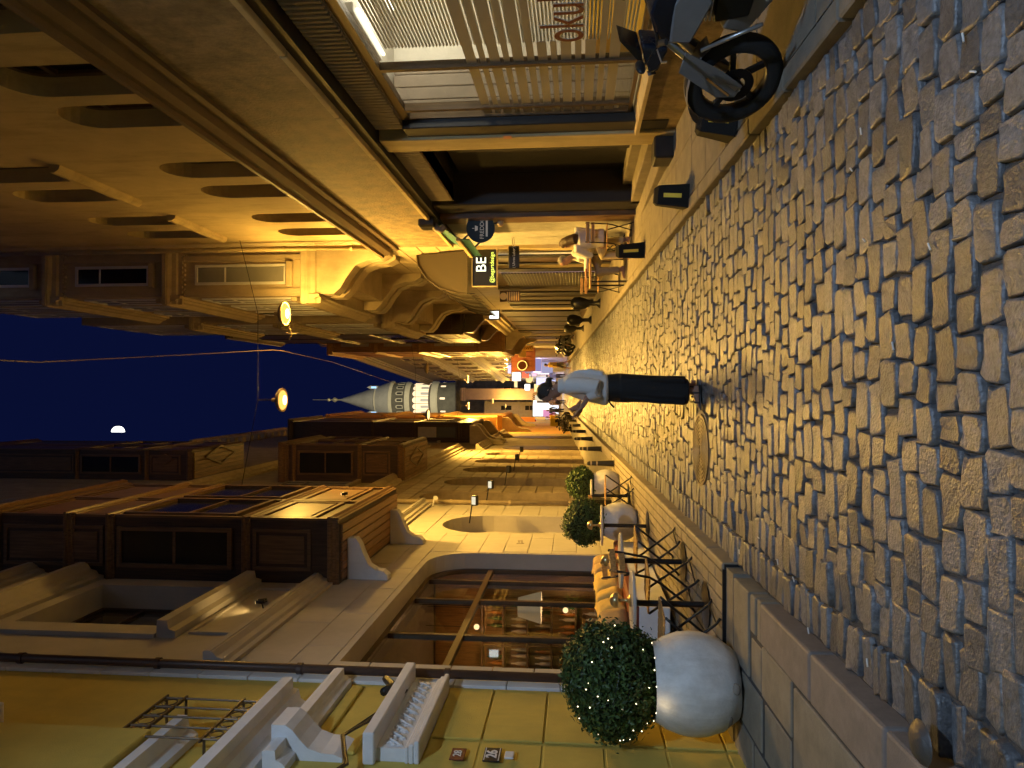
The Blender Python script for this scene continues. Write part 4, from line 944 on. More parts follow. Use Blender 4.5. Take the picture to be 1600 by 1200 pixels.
# ================================================================== end of the street
def end_house(name,lab,p0,p1,z0,z1,m,rows,nw,deep=7,fm=None,pm=None,base=None):
    p0=Vector(p0); p1=Vector(p1); u=(p1-p0); L=u.length; u.normalize(); n=Vector((u.y,-u.x)); 
    if n.y>0: n=-n
    fM=frame((p0.x,p0.y,0),(u.x,u.y,0),(n.x,n.y,0)); t=thing(name,(p0.x,p0.y,z0),lab,'house')
    MB(fM).box(0,L,z0,z1,-deep,0).build('wall',m,t)
    st=L/nw
    for (b0,b1) in rows:
        for i in range(nw): window(t,fM,(i+.25)*st,(i+.75)*st,b0,b1,fm or M['taupe'],pm or M['pane'],nv=1,rows=(0,.6,1),fw=.1,th=.06,sill=.1,sillmat=m)
        band(t,fM,-.05,L+.05,corn(b0-.9,b0-.6,.25),m,'string_course')
    band(t,fM,-.1,L+.1,corn(z1-.6,z1-.01,.5),m,'cornice')
    return t,fM,L
grey=mat('grey_stone',(.30,.28,.27),.8,.15,2,.3,50,stain=.4)
t6,f6,L6=end_house('lavender_house','long grey house with many windows curving round the right end of the street',(3.0,49),(0.95,80),1.5,18.5,grey,((7.0,9.0),(10.5,12.5),(14,16)),9)
mans=MB(f6); mans.prism([(0,18.5),(L6,18.5),(L6,20.5),(0,20.5)],-3,-.4); mans.build('mansard_roof',M['dark'],t6)
for i in range(12): MB(f6).cbox(i*2.5+.3,i*2.5+1.0,18.5,19.9,-.42,-.1,.05).build('dormer',grey,t6)
t7,f7,L7=end_house('blank_house','narrow pinkish house end with a dark scrawl closing the street',(-1.25,82),(0.05,82),3,15.0,mat('pink_plaster',(.30,.21,.15),.85,.1,1,.2,40,stain=.3),(),1,4)
q=MB(f7)
for k in range(3): q.tube([(.15+.25*k+.12*math.cos(s_*.8),6.3+.35*math.sin(s_*.8)-.02*k,.02) for s_ in range(9)],.035,5)
q.build('scrawl',M['black'],t7)
rub=mat('rubble_stone',(.16,.155,.145),.9,.4,1.2,.9,4,stain=.5)
t8,f8,L8=end_house('rubble_wall_house','dark old rubble stone building below the round tower',(-9,96),(6,96),3,18,rub,((9,11.5),),6,6)
t9,f9,L9=end_house('left_end_house','dim grey house behind the orange awning at the street end',(-9,86),(-1.6,88),3,13,M['taupe'],((6.5,8),(9.5,11)),5,5)
# lit shop fronts along the end houses
def glowbox(name,lab,px,py,Y,w,h,col,k,d=.15,cat='sign',rim=True):
    p=Dp(px,py,Y); t=thing(name,p,lab,cat); MB(nf(Y)).cbox(p.x-w/2,p.x+w/2,p.z-h/2,p.z+h/2,-d,0,.02).build('case',M['taupe'],t)
    MB(nf(Y)).box(p.x-w/2+.03,p.x+w/2-.03,p.z-h/2+.03,p.z+h/2-.03,.001,.008).build('face',glow(name,col,k),t); return t
glowbox('shop_window_light','wide white-lit shop window at the end of the street behind the walkers',850,590,76,1.6,1.7,(.75,.72,1.0),1.3,cat='shop window')
glowbox('shop_window_light','tall white-lit kiosk front at the end of the street',848,640,78,1.5,2.2,(.85,.95,1.0),2.0,cat='shop window')
glowbox('shop_window_light','pink-lit shop display beside the parked scooters',858,648,74,1.1,1.3,(.9,.35,.6),.9,cat='shop window')
glowbox('shop_sign','slanting white shop sign above the red sign at the street end',807,586,70,1.2,.9,(.95,.92,1),3)
glowbox('shop_sign','small red shop sign under the white one at the street end',821,585,69,.75,.7,(1,.16,.08),1.4)
glowbox('shop_sign','square white lit sign left of the grey house doors',824,605,77,.7,.6,(1,1,.95),4)
glowbox('shop_sign','lavender-lit shop fascia on the grey house',825,566,57,1.6,2.2,(.55,.5,.95),.55)
glowbox('shop_window_light','lavender-lit shop door on the grey house behind the walking man',842,572,60,1.2,2.4,(.65,.62,.95),.6,cat='shop window')
for i,(px,py,Y,r,c,k,lab) in enumerate(((833,659,66,.32,(.55,.06,.02),.5,'round red sign beside the orange awning'),(794,661,66,.3,(.45,.7,1),2.2,'round pale blue glowing sign above the orange awning'),(816,571,50,.3,(.4,.08,.01),.35,'round rust-red sign under the rust awning'),(827,593,70,.3,(.9,.7,.3),1.2,'round cream lit sign at the street end'))):
    p=Dp(px,py,Y); t=thing('round_sign',p,lab,'sign'); MB(nf(Y)).lathe([(0,0),(r,0),(r,.06),(0,.06)],(p.x,p.z,0),n=28).build('disc',glow('rs%d'%i,c,k),t); MB(nf(Y)).lathe([(r+.001,-.02),(r+.05,-.02),(r+.05,.07),(r+.001,.07)],(p.x,p.z,0),n=28).build('rim',M['white'],t)
def barrel(name,lab,px,py,Y,w,h,d,m):
    p=Dp(px,py,Y); t=thing(name,p,lab,'awning'); q=MB(nf(Y)); n=7
    pf=[(d*math.sin(i*math.pi/2/(n-1)),h*math.cos(i*math.pi/2/(n-1))) for i in range(n)]
    q.add([(p.x-w/2,p.z-h/2+b,c) for c,b in pf]+[(p.x+w/2,p.z-h/2+b,c) for c,b in pf],[(i,i+1,n+i+1,n+i) for i in range(n-1)]); q.build('canvas',m,t,True)
    for k in range(6):
        a=p.x-w/2+w*k/5; MB(nf(Y)).tube([(a,p.z-h/2+b+.01,c+.01) for c,b in pf],.03,5).build('rib',m,t)
    MB(nf(Y)).box(p.x-w/2,p.x+w/2,p.z-h/2-.3,p.z-h/2,d-.03,d).build('valance',m,t)
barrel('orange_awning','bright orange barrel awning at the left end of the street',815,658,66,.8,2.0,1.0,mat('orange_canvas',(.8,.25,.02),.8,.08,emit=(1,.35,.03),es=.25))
barrel('rust_awning','rust red barrel awning below the orange timber bay house',815,562,51,1.7,1.5,1.0,mat('rust_canvas',(.10,.024,.01),.8,.1))
p=Dp(818,544,46); t=thing('banner_sign',p,'long narrow yellow sign with dark capital letters hung from the orange timber house','sign')
MB(nf(46)).cbox(p.x-.17,p.x+.17,p.z-.65,p.z+.65,-.03,.03,.01).build('board',mat('banner_yellow',(.65,.42,.1),.6,.05),t)
text('lettering','GNCRWO',M['dark'],t,TN(p.x,p.y-.035,p.z)@Matrix.Rotation(R(-90),4,'Z'),.3,.004,sx=.9)
p=Dp(816,553,47); t=thing('square_sign',p,'plain brown square sign next to the long yellow one','sign'); MB(nf(47)).cbox(p.x-.22,p.x+.22,p.z-.25,p.z+.25,-.03,.03,.01).build('board',M['ocher'],t)
for i,(px,py,Y,w,h,c,k,lab) in enumerate(((838,606,79,.9,.5,(1,.75,.3),1.6,'warm lit shop transom right of the blank house end'),(836,632,79,1.0,.45,(1,.9,.6),2.2,'warm white shop transom left of the blank house end'),(846,622,80,.7,1.5,(.9,.75,.5),1.0,'cream-lit doorway in the blank house end'),(862,597,75,.9,.9,(.6,.65,1),1.1,'low bluish shop display near the walkers'),(866,612,78,.8,.6,(.9,.9,1),1.6,'low white shop display in front of the blank house'),(843,655,70,.5,1.2,(1,.55,.15),.9,'amber-lit shop door beside the round red sign'),(835,581,68,.9,.5,(.95,.6,.75),1.2,'pinkish lit shop fascia under the small red sign'),(806,600,78,.8,.4,(1,.8,.35),1.3,'small amber sign high on the grey house end'),(796,577,62,.8,.35,(.75,.7,1),1.2,'pale lavender strip sign high on the grey house'),(868,640,76,1.0,.7,(.8,.9,1),1.5,'low pale kiosk counter light'))): glowbox('shop_light_panel',lab,px,py,Y,w,h,c,k,cat='shop light')
# a low cool glow from the open shops
for (x,y,z,e,c) in ((1.2,70,5.2,520,(.75,.72,1)),(-.9,73,5.0,380,(.9,.92,1)),(1.9,57,5.0,420,(.68,.6,1))):
    l=bpy.data.lights.new('shop_glow','AREA'); l.shape='RECTANGLE'; l.size=2; l.size_y=1.2; l.energy=e; l.color=c; o=bpy.data.objects.new('shop_glow',l); COL.objects.link(o); o.location=(x,y,z); o.rotation_euler=(R(60),0,0)
# ================================================================== the round tower on the hill
TYY=300; tc=Dp(640,625,TYY); TX=tc.x
def tz(px): return Dp(px,625,TYY).z
k_=TYY/F
tw=thing('round_tower',(TX,TYY,tz(489)-66),'floodlit round stone tower with a tall grey cone roof above the street end','tower')
lead=mat('lead',(.50,.48,.40),.6,.12,.3,.2,4,stain=.3); tst=mat('tower_stone',(.13,.12,.09),.9,.3,.25,.9,1.2); tcr=mat('tower_cream',(.60,.55,.40),.8,.08,.5,.1,5)
def ring(name,prof,m,sm=False): return MB().lathe([(r*k_,tz(px)) for px,r in prof],(TX,TYY,0),n=48).build(name,m,tw,sm,auto=35)
base=tz(489)-66
MB().lathe([(0,base),(29*k_,base),(27.5*k_,tz(690)),(27.5*k_,tz(686)),(0,tz(686))],(TX,TYY,0),n=48).build('shaft',tst,tw,True,auto=35)
ring('balcony',[(688,27.6),(686,29.5),(680,30),(678,30),(677,27)],tcr)
ring('arcade_drum',[(677,26),(644,26)],tst)
ring('upper_cornice',[(645,26),(642,28.5),(638,29),(637,27)],tcr)
ring('upper_drum',[(638,27),(617,27.5)],tst)
ring('eaves',[(618,27.6),(616,30),(613.5,30.2),(612.5,29)],tcr)
ring('cone_roof',[(613,29.4),(590,21),(588.6,20.2),(533,1.6),(531,0)],lead,True)
ring('cone_band',[(591,21.6),(589,21.8),(588,20.4)],tcr)
sp=MB(); sp.lathe([(.35,tz(533)),(.25,tz(528)),(1.0,tz(524)),(1.0,tz(522)),(.2,tz(519)),(.2,tz(516)),(.7,tz(515)),(.7,tz(513)),(.12,tz(511)),(.09,tz(489)),(0,tz(488.5))],(TX,TYY,0),n=14); sp.build('finial',mat('gilt',(.6,.5,.25),.35,.1,metal=.8,emit=(1,.8,.4),es=.08),tw,True)
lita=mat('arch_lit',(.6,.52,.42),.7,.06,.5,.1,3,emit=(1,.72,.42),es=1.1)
for j in range(16):
    th=2*math.pi*(j+.02)/16
    if math.sin(th)>.3: continue
    fm=frame((TX+26.1*k_*math.cos(th),TYY+26.1*k_*math.sin(th),0),(-math.sin(th),math.cos(th),0),(math.cos(th),math.sin(th),0))
    hw=6.6*k_*.72; MB(fm).prism(arch(-hw,hw,tz(674),tz(650),10),-.1,.12).build('arch',lita,tw)
    MB(fm).prism(arch(-hw*.45,hw*.45,tz(674),tz(662),8),.13,.2).build('arch_door',M['white'],tw)
    fm2=frame((TX+27.2*k_*math.cos(th),TYY+27.2*k_*math.sin(th),0),(-math.sin(th),math.cos(th),0),(math.cos(th),math.sin(th),0))
    hw=2.8*k_; wn=MB(fm2).prism(arch(-hw,hw,tz(635),tz(624),8),-.05,.15).build('window',tcr,tw); MB(fm2).prism(arch(-hw*.55,hw*.55,tz(634),tz(626),8),.155,.2).build('opening',M['dark'],wn)
    if j%2==0: MB(frame((TX+27.6*k_*math.cos(th+.1),TYY+27.6*k_*math.sin(th+.1),0),(-math.sin(th),math.cos(th),0),(math.cos(th),math.sin(th),0))).prism(arch(-1.6*k_,1.6*k_,tz(700),tz(692),6),-.05,.12).build('slit_window',lita,tw)
for s_ in (-1,1):
    x=TX+s_*20*k_; q=MB(); q.box(x-2.2*k_,x+2.2*k_,TYY-3,TYY-1,tz(593),tz(582)); q.prism([(x-2.6*k_,tz(582)),(x+2.6*k_,tz(582)),(x,tz(577))],TYY-3.3,TYY-.7,'b'); q.build('dormer',lead,tw)
    MB(nf(TYY-3.02)).box(x-1.4*k_,x+1.4*k_,tz(591),tz(583),0,.05).build('dormer_light',glow('dormer',(.35,.65,1),1.6),tw)
def tower_flood(x,y,z,aim,e,ang,lab):  # unseen floodlights, assumed from the lit tower
    t=thing('assumed_floodlight',(x,y,z),lab,'flood light'); q=MB(Matrix.Translation((x,y,z))); q.cbox(-.4,.4,-.3,.3,-.4,.4,.05); q.build('housing',M['black'],t)
    l=bpy.data.lights.new('flood_beam','SPOT'); l.energy=e; l.spot_size=R(ang); l.spot_blend=.6; l.color=(1,.88,.60); l.shadow_soft_size=.4
    o=bpy.data.objects.new('flood_beam',l); COL.objects.link(o); o.parent=t; d=Vector(aim)-Vector((x,y,z)); o.location=d.normalized()*.8; o.rotation_euler=d.to_track_quat('-Z','Y').to_euler()
tower_flood(TX-26,TYY-80,tz(745),(TX,TYY,tz(610)),140000,50,'floodlight on the ground left of the round tower')
tower_flood(TX+22,TYY-82,tz(745),(TX,TYY,tz(610)),95000,50,'floodlight on the ground right of the round tower')
# ================================================================== hanging street lamps, wires, moon
lensm=glow('sodium_lens',(1.0,.50,.10),1.7); corem=glow('sodium_core',(1,.84,.5),5); lens2=glow('sodium_lens_far',(1,.62,.2),3)
def hang_lamp(px,py,Y,lab,lit=True,e=1500,r=.25):
    p=Dp(px,py,Y); t=thing('hanging_street_lamp',p,lab,'street lamp','lamps hung on wires over the street')
    MB().lathe([(r*.98,p.z-.02),(r,p.z),(r*.97,p.z+.03),(r*.7,p.z+.085),(r*.3,p.z+.12),(.05,p.z+.13),(.04,p.z+.22),(0,p.z+.22)],(p.x,p.y,0),n=28).build('shade',M['taupe'],t,True,auto=50)
    MB().sphere((p.x,p.y,p.z-.012),(r*.82,r*.82,.05),20,8).build('lens',(lensm if Y<20 else lens2) if lit else M['ocher'],t,True)
    MB().lathe([(r*.82,p.z-.005),(r*.97,p.z-.02),(r*.97,p.z-.012),(r*.82,p.z)],(p.x,p.y,0),n=28).build('reflector',mat('reflector',(.6,.45,.2),.4,.05),t)
    if lit and Y<20: MB().sphere((p.x,p.y,p.z-.035),(r*.5,r*.5,.035),18,8).build('bulb',corem,t,True)
    MB().tube([(p.x,p.y,p.z+.2),(p.x,p.y,p.z+.55)],.012,6).build('hanger',M['black'],t)
    if lit:
        l=bpy.data.lights.new('lamp_light','SPOT' if Y<40 and e>2500 else 'POINT'); l.energy=e; l.color=SODIUM; l.shadow_soft_size=.22
        if l.type=='SPOT': l.spot_size=R(154); l.spot_blend=1.0
        o=bpy.data.objects.new('lamp_light',l); COL.objects.link(o); o.parent=t; o.location=(0,0,-.09)
    if lit and e<2500 and Y<20:                              # the strong downward beam of the same lamp
        l=bpy.data.lights.new('lamp_beam','SPOT'); l.energy=3600; l.color=SODIUM; l.shadow_soft_size=.22; l.spot_size=R(150); l.spot_blend=1.0
        o=bpy.data.objects.new('lamp_beam',l); COL.objects.link(o); o.parent=t; o.location=(0,0,-.1)
    return p
LE=4600
LP=[hang_lamp(445,490,14.2,'glowing sodium street lamp hung near the oriel house wall',True,600),
    hang_lamp(441,625,14.2,'glowing sodium street lamp hung over mid-street across from the café bay',True,LE),
    hang_lamp(669,648,31,'glowing sodium street lamp hung in front of the round tower',True,LE*2.1),
    hang_lamp(667,575,31,'unlit street lamp hung on the wire across from the one before the tower',False),
    hang_lamp(731,593,48,'glowing street lamp hung on the wire before the grey end house',True,LE*.85),
    hang_lamp(732,634,48,'glowing street lamp hung on the wire left of the blank pinkish house end',True,LE*.85),
    hang_lamp(770,627,66,'glowing distant street lamp hung past the blank house end',True,LE*.8),
    hang_lamp(790,634,80,'glowing farthest street lamp at the street end',True,LE*.8)]
COOL=(0.52,0.72,1.0)
pc=Vector((2.2,-2.0,6.6)); t=thing('assumed_street_lamp',pc,'white street lamp on a wall bracket behind the viewer','street lamp')  # lamp out of view, assumed from the cool light on the foreground
MB().lathe([(.165,pc.z-.02),(.17,pc.z),(.16,pc.z+.03),(.05,pc.z+.13),(.04,pc.z+.2),(0,pc.z+.2)],(pc.x,pc.y,0),n=28).build('shade',M['taupe'],t,True,auto=50)
MB().sphere((pc.x,pc.y,pc.z-.012),(.12,.12,.045),20,8).build('lens',glow('cool_lens',COOL,20),t,True); MB().tube([(pc.x,pc.y,pc.z+.15),(pc.x+.3,pc.y,pc.z+.3),(3.1,pc.y,pc.z+.2)],.018,8).build('bracket',M['black'],t)
l=bpy.data.lights.new('lamp_light','SPOT'); l.energy=1750; l.spot_size=R(178); l.spot_blend=.3; l.color=COOL; l.shadow_soft_size=.15; o=bpy.data.objects.new('lamp_light',l); COL.objects.link(o); o.parent=t; o.location=(0,0,-.09)
wm=mat('wire',(.2,.14,.08),.6)
def wire(name,lab,pts,r,m): setp(MB().tube(pts,r,5).build(name,m,None,False,pts[0]),lab,'wire')
for i,(a,b,lab) in enumerate(((LP[1],LP[0],'thin wire across the street carrying the two nearest lamps'),(LP[2],LP[3],'thin wire across the street before the tower'),(LP[5],LP[4],'thin wire across the street before the blank house'))):
    z=(a.z+b.z)/2+.55
    wire('span_wire',lab,[(-2.85,a.y,z+.5),(a.x,a.y,z),(b.x,b.y,z),(3.1,a.y,z+.4)],.007,M['black'])
pts=[Dp(0,563,8.0),Dp(60,566,9.2),Dp(120,563,10.2),Dp(200,559,11.2),Dp(300,554,12.4),Dp(425,547,14.2),Dp(440,548,14.4),Dp(520,566,18),Dp(620,600,30)]
pts=[Vector((pts[0].x,2.0,pts[0].z+1.0))]+pts
wire('overhead_cable','pale cable running overhead along the middle of the street to the lamps',pts,.008,wm)
tg=Dp(456,522,14.2)
q=MB(); 
for d in ((.12,0,.03),(-.12,0,.05),(.02,0,-.12),(.03,0,.12)): q.tube([LP[0]+Vector((-.28,0,.1)),(LP[0]+tg)/2,tg,tg+Vector(d)],.007,5)
setp(q.build('knotted_cord',wm,None,False,tg),'pale knotted cord dangling beside the lamp near the oriels','cord')
mp=Dp(184.5,675,1500); mr=10*1500/F
mo_=MB(Matrix.Translation(mp)); n=24
vs=[(0,0,0)]; fs=[]
mo_.prism([(mr*1.05*math.cos(t*math.pi/n)*1.0,mr*.95*math.sin(t*math.pi/n)) for t in range(n+1)],-3,3)
mm=MB(Matrix.Translation(mp)@Matrix(((0,1,0,0),(0,0,1,0),(1,0,0,0),(0,0,0,1)))); mm.v=[]; mm.add([Vector(v)-mp for v in mo_.v],mo_.f)
setp(mm.build('moon',glow('moon',(1,1,1),3.5),None,False,mp),'small bright half moon in the dark blue sky','moon')
# ================================================================== planters, topiary, terrace furniture
rnd=random.Random(31)
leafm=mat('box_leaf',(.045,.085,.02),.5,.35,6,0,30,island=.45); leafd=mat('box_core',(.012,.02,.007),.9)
potm=mat('pot_glaze',(.70,.69,.66),.5,.14,7,.3,50,stain=.75,dirt=(.40,.36,.30)); soil=mat('soil',(.03,.022,.015),.95)
fairy=glow('fairy_bulb',(1,.86,.55),5)
def planter(x,y,r,h,br,bh,lab_p,lab_t,nleaf,seed,zoff=.0,lights=0):
    z=gz(y)+zoff
    t=thing('planter_pot',(x,y,z),lab_p,'planter')
    pf=[(r*.50,0),(r*.66,.02*h),(r*.88,.2*h),(r*.985,.4*h),(r,.55*h),(r*.97,.70*h),(r*.88,.86*h),(r*.78,.96*h),(r*.76,h),(r*.71,h),(r*.72,.93*h),(0,.93*h)]
    MB(Matrix.Translation((x,y,z))).lathe(pf,n=40).build('bowl',potm,t,True,auto=60)
    if lights:
        for (th,zz,s_) in ((-2.2,.17,.9),(-1.3,.10,.5)):
            rr=r*.80; MB(Matrix.Translation((x+rr*math.cos(th),y+rr*math.sin(th),z+zz*h))@Matrix.Rotation(th,4,'Z')).sphere((0,0,0),(.02,.09*s_,.03),10,6).build('stain_patch',M['taupe'],t,True)
    MB(Matrix.Translation((x,y,z))).lathe([(0,.935*h),(r*.70,.935*h),(r*.70,.95*h),(0,.97*h)],n=24).build('soil',soil,t)
    zc=z+h+bh*.86
    s=thing('topiary_shrub',(x,y,z+h*.95),lab_t,'shrub'); rn=random.Random(seed)
    MB().tube([(x,y,z+h*.9),(x,y,zc)],.025,7).build('trunk',M['woodd'],s)
    lumps=[(Vector((rn.gauss(0,1),rn.gauss(0,1),rn.gauss(0,1))).normalized(),rn.uniform(-.09,.12)) for _ in range(34)]
    def rad(d): return 1+sum(a*max(0,d.dot(v))**6 for v,a in lumps)
    q=MB(); nu,nv=22,12; vs=[]
    for j in range(nv+1):
        for k in range(nu):
            ph=-math.pi/2+math.pi*j/nv; th=2*math.pi*k/nu; d=Vector((math.cos(ph)*math.cos(th),math.cos(ph)*math.sin(th),math.sin(ph))); f=rad(d)*.9
            vs.append((x+d.x*br*f,y+d.y*br*f,zc+d.z*bh*f))
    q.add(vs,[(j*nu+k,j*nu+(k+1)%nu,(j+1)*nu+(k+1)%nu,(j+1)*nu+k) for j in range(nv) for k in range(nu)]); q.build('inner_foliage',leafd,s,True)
    q=MB(); lv=[]; lf_=[]
    for i in range(nleaf):
        d=Vector((rn.gauss(0,1),rn.gauss(0,1),rn.gauss(0,1))).normalized(); f=rad(d)*(.90+abs(rn.gauss(0,.075)))
        if rn.random()<.04: f+=.06
        c=Vector((x+d.x*br*f,y+d.y*br*f,zc+d.z*bh*f))
        nrm=(d+Vector((rn.gauss(0,.55),rn.gauss(0,.55),rn.gauss(0,.55)))).normalized(); a=nrm.orthogonal().normalized(); a=Matrix.Rotation(rn.uniform(0,6.28),3,nrm)@a; b=nrm.cross(a)
        L=rn.uniform(.012,.027)*(1 if br>.4 else 1.25); w_=L*.5; n=len(lv)
        lv+=[c-a*L,c-b*w_+nrm*.003,c+a*L,c+b*w_+nrm*.003]; lf_.append((n,n+1,n+2,n+3))
    q.v=lv; q.f=lf_; o=q.build('leaves',leafm,s); o['kind']='stuff'
    if lights:
        g_=thing('fairy_lights',(x,y,zc),'string of tiny warm fairy lights wound through the large topiary ball','fairy lights'); pts=[]
        for i in range(lights):
            ph=math.asin(-.92+1.75*((i*.618)%1)); th=-math.pi/2+rn.uniform(-1.7,1.7)
            d=Vector((math.cos(ph)*math.cos(th),math.cos(ph)*math.sin(th),math.sin(ph))); f=rad(d)*1.0
            c=Vector((x+d.x*br*f,y+d.y*br*f,zc+d.z*bh*f)); pts.append(c); MB().sphere(c,.005,8,5).build('bulb',fairy,g_)
        for i in range(8):
            th=-math.pi*.9+i*.24*math.pi; c=Vector((x+r*.74*math.cos(th),y+r*.74*math.sin(th),z+h*1.0)); MB().sphere(c,.0055,8,5).build('bulb',fairy,g_)
        q=MB(); q.tube([Vector((x+br*.96*rad(Vector((math.cos(t*.35)*.9,math.sin(t*.35)*.9,math.sin(t*.11)*.7)).normalized())*math.cos(t*.35)*math.cos(.8*math.sin(t*.11)),y+br*.96*math.sin(t*.35)*math.cos(.8*math.sin(t*.11)),zc+bh*.96*math.sin(.8*math.sin(t*.11)))) for t in range(90)],.0025,4); q.build('wire',M['black'],g_)
        l=bpy.data.lights.new('fairy_glow','POINT'); l.energy=.22; l.color=(1,.75,.4); l.shadow_soft_size=.05; o=bpy.data.objects.new('fairy_glow',l); COL.objects.link(o); o.parent=g_; o.location=(-.05,-.37,-.33)
planter(-2.29,5.66,.385,.64,.42,.36,'large weathered white bowl planter on the pavement by the yellow house','large clipped box ball with fairy lights in the white bowl by the yellow house',11000,1,.09,26)
planter(-2.16,11.7,.31,.53,.37,.34,'pale bowl planter on the tiled terrace beside the third café table','clipped box ball in front of the arched niche',4500,2,TH)
planter(-1.93,14.6,.29,.50,.33,.30,'pale bowl planter at the far end of the tiled terrace','clipped box ball at the far end of the terrace',3500,3,TH)
# --- round café tables with mushroom lamps
marble=mat('table_top',(.52,.49,.44),.35,.08,8,.05,40); brass=mat('brass',(.55,.42,.20),.3,.1,6,.05,50,metal=.8); slatm=wood('slat_wood',(.42,.24,.09),.5,axis=0)
def cafe_table(x,y,lab,group='round café tables on the terrace'):
    z=gz(y)+TH; t=thing('cafe_table',(x,y,z),lab,'table',group); T=Matrix.Translation((x,y,z))
    MB(T).lathe([(0,.645),(.285,.645),(.292,.652),(.292,.668),(.285,.675),(0,.675)],n=40).build('table_top',marble,t,True,auto=40)
    MB(T).lathe([(.028,.02),(.028,.645)],n=14).build('post',M['black'],t,True,auto=40); MB(T).lathe([(0,0),(.21,0),(.215,.008),(.03,.022),(0,.022)],n=32).build('base',M['blackm'],t,True,auto=30)
    MB(T).lathe([(.028,.63),(.1,.644),(0,.644)],n=16).build('collar',M['black'],t)
def table_lamp(x,y,lab):
    z=gz(y)+TH+.675; t=thing('table_lamp',(x,y,z),lab,'lamp','mushroom lamps on the café tables'); T=Matrix.Translation((x,y,z))
    MB(T).lathe([(0,0),(.055,0),(.055,.01),(.02,.03),(.014,.06),(.014,.12),(0,.12)],n=20).build('stem',brass,t,True,auto=50)
    MB(T).lathe([(.014,.115),(.06,.12),(.068,.13),(.062,.16),(.04,.185),(0,.195)],n=24).build('cap',brass,t,True,auto=60)
tabs=[(1103,945,'first'),(1068,878,'second'),(1012,822,'third'),(982,775,'fourth')]
tp=[]
for i,(px,py,w_) in enumerate(tabs):
    p=G(px,py,TH); tp.append(p)
    cafe_table(p.x,p.y,['round pale café table next to the large lit box ball','round pale café table between the cushioned bench and the kerb','round pale café table before the niche planter','round pale café table at the far planter'][i])
    if i<3: table_lamp(p.x+(.0 if i else .02),p.y,['brass mushroom lamp on the café table next to the lit box ball','brass mushroom lamp on the café table in front of the bench','brass mushroom lamp on the café table before the niche planter'][i])
# --- folding slat chairs
def folding_chair():
    t=thing('folding_chair',(0,0,0),'x','chair','folding slat chairs on the café terrace')
    for s_ in (-.19,.19):
        MB().tube([(s_,.20,0.0),(s_,.16,.03),(s_,-.12,.36),(s_,-.2,.45)],.012,6).build('leg',M['black'],t,True)
        MB().tube([(s_*.9,-.2,0.0),(s_*.9,-.15,.03),(s_*.9,.14,.36),(s_*.9,.2,.46),(s_*.9,.25,.72),(s_*.9,.27,.84)],.012,6).build('leg',M['black'],t,True)
    MB().tube([(-.18,.16,.03),(.18,.16,.03)],.007,6).build('stretcher',M['black'],t); MB().tube([(-.17,-.15,.03),(.17,-.15,.03)],.007,6).build('stretcher',M['black'],t)
    for i in range(6): MB().cbox(-.2,.2,-.2+i*.068,-.2+i*.068+.055,.45,.466,.004).build('seat_slat',slatm,t)
    for z in (.68,.77): MB().cbox(-.19,.19,.235+(z-.68)*.3,.25+(z-.68)*.3,z,z+.06,.004).build('back_slat',slatm,t)
    return t
fc=folding_chair(); first=True
for (px,py,rz,lab) in ((1118,985,80,'folding slat chair tucked behind the large white planter'),(1085,915,250,'folding slat chair between the first two café tables'),(1058,860,75,'folding slat chair on the far side of the second café table'),(988,768,60,'folding slat chair beside the far planter')):
    p=G(px,py,TH); o=fc if first else copy_tree(fc); first=False
    o.location=(p.x,p.y,gz(p.y)+TH); o.rotation_euler.z=R(rz); o['label']=lab
# --- cushioned bench under the café window
be=thing('bench',(-2.62,9.6,gz(9.6)+TH),'low brown bench with red seat under the café window','bench')
redl=mat('red_leather',(.22,.05,.025),.45,.12,5,.1,40)
b0=gz(9.6)+TH
MB().cbox(-2.84,-2.42,8.0,11.4,b0+.02,b0+.36,.01).build('bench_box',M['white'],be); MB().cbox(-2.84,-2.40,7.98,11.42,b0+.36,b0+.47,.03).build('seat',redl,be)
cum=mat('cushion_yellow',(.75,.5,.13),.85,.12,7,.5,60); cub=mat('cushion_tan',(.5,.33,.14),.85,.15,7,.4,60)
def cushion(x,y,z,s_,rx,ry,rz,m,lab):
    n=11; vs=[]; fs=[]
    for side in (1,-1):
        for i in range(n):
            for j in range(n):
                u,v=-1+2*i/(n-1),-1+2*j/(n-1); e=max(0,(1-u**4)*(1-v**4))**.45; pinch=1-.06*(1-abs(u))*0-.07*(1-v*v)*abs(u)-.07*(1-u*u)*abs(v)
                vs.append((u*s_*pinch,side*(.115*e+.004*math.sin(9*u+5*v)),v*s_*pinch))
    N=n*n
    for k in range(2):
        for i in range(n-1):
            for j in range(n-1): fs.append((k*N+i*n+j,k*N+(i+1)*n+j,k*N+(i+1)*n+j+1,k*N+i*n+j+1))
    q=MB(Matrix.Translation((x,y,z))@Matrix.Rotation(rz,4,'Z')@Matrix.Rotation(ry,4,'Y')@Matrix.Rotation(rx,4,'X')); q.add(vs,fs)
    setp(q.build('cushion',m,None,True,(x,y,z)),lab,'cushion','cushions along the bench')
zc=b0+.47+.17
for i,(y,m,rx,rz,lab) in enumerate(((8.15,cub,-.25,1.2,'tan cushion with pointed corner at the near end of the bench'),(8.55,cum,-.3,1.0,'yellow cushion next to the tan pointed one'),(9.1,cum,-.35,.9,'yellow cushion third along the bench from the lit box ball'),(9.55,cum,-.25,1.1,'yellow cushion in the middle of the bench'),(9.95,cum,-.4,.95,'yellow cushion fifth along the bench from the lit box ball'),(10.4,cub,-.3,1.0,'tan cushion near the far end of the bench'),(10.85,cub,-.3,1.15,'tan cushion farthest along the bench'))):
    cushion(-2.66+.02*(i%2),y,zc,.19,rx,0.08*(-1)**i,1.25+.15*(i%3),m,lab)
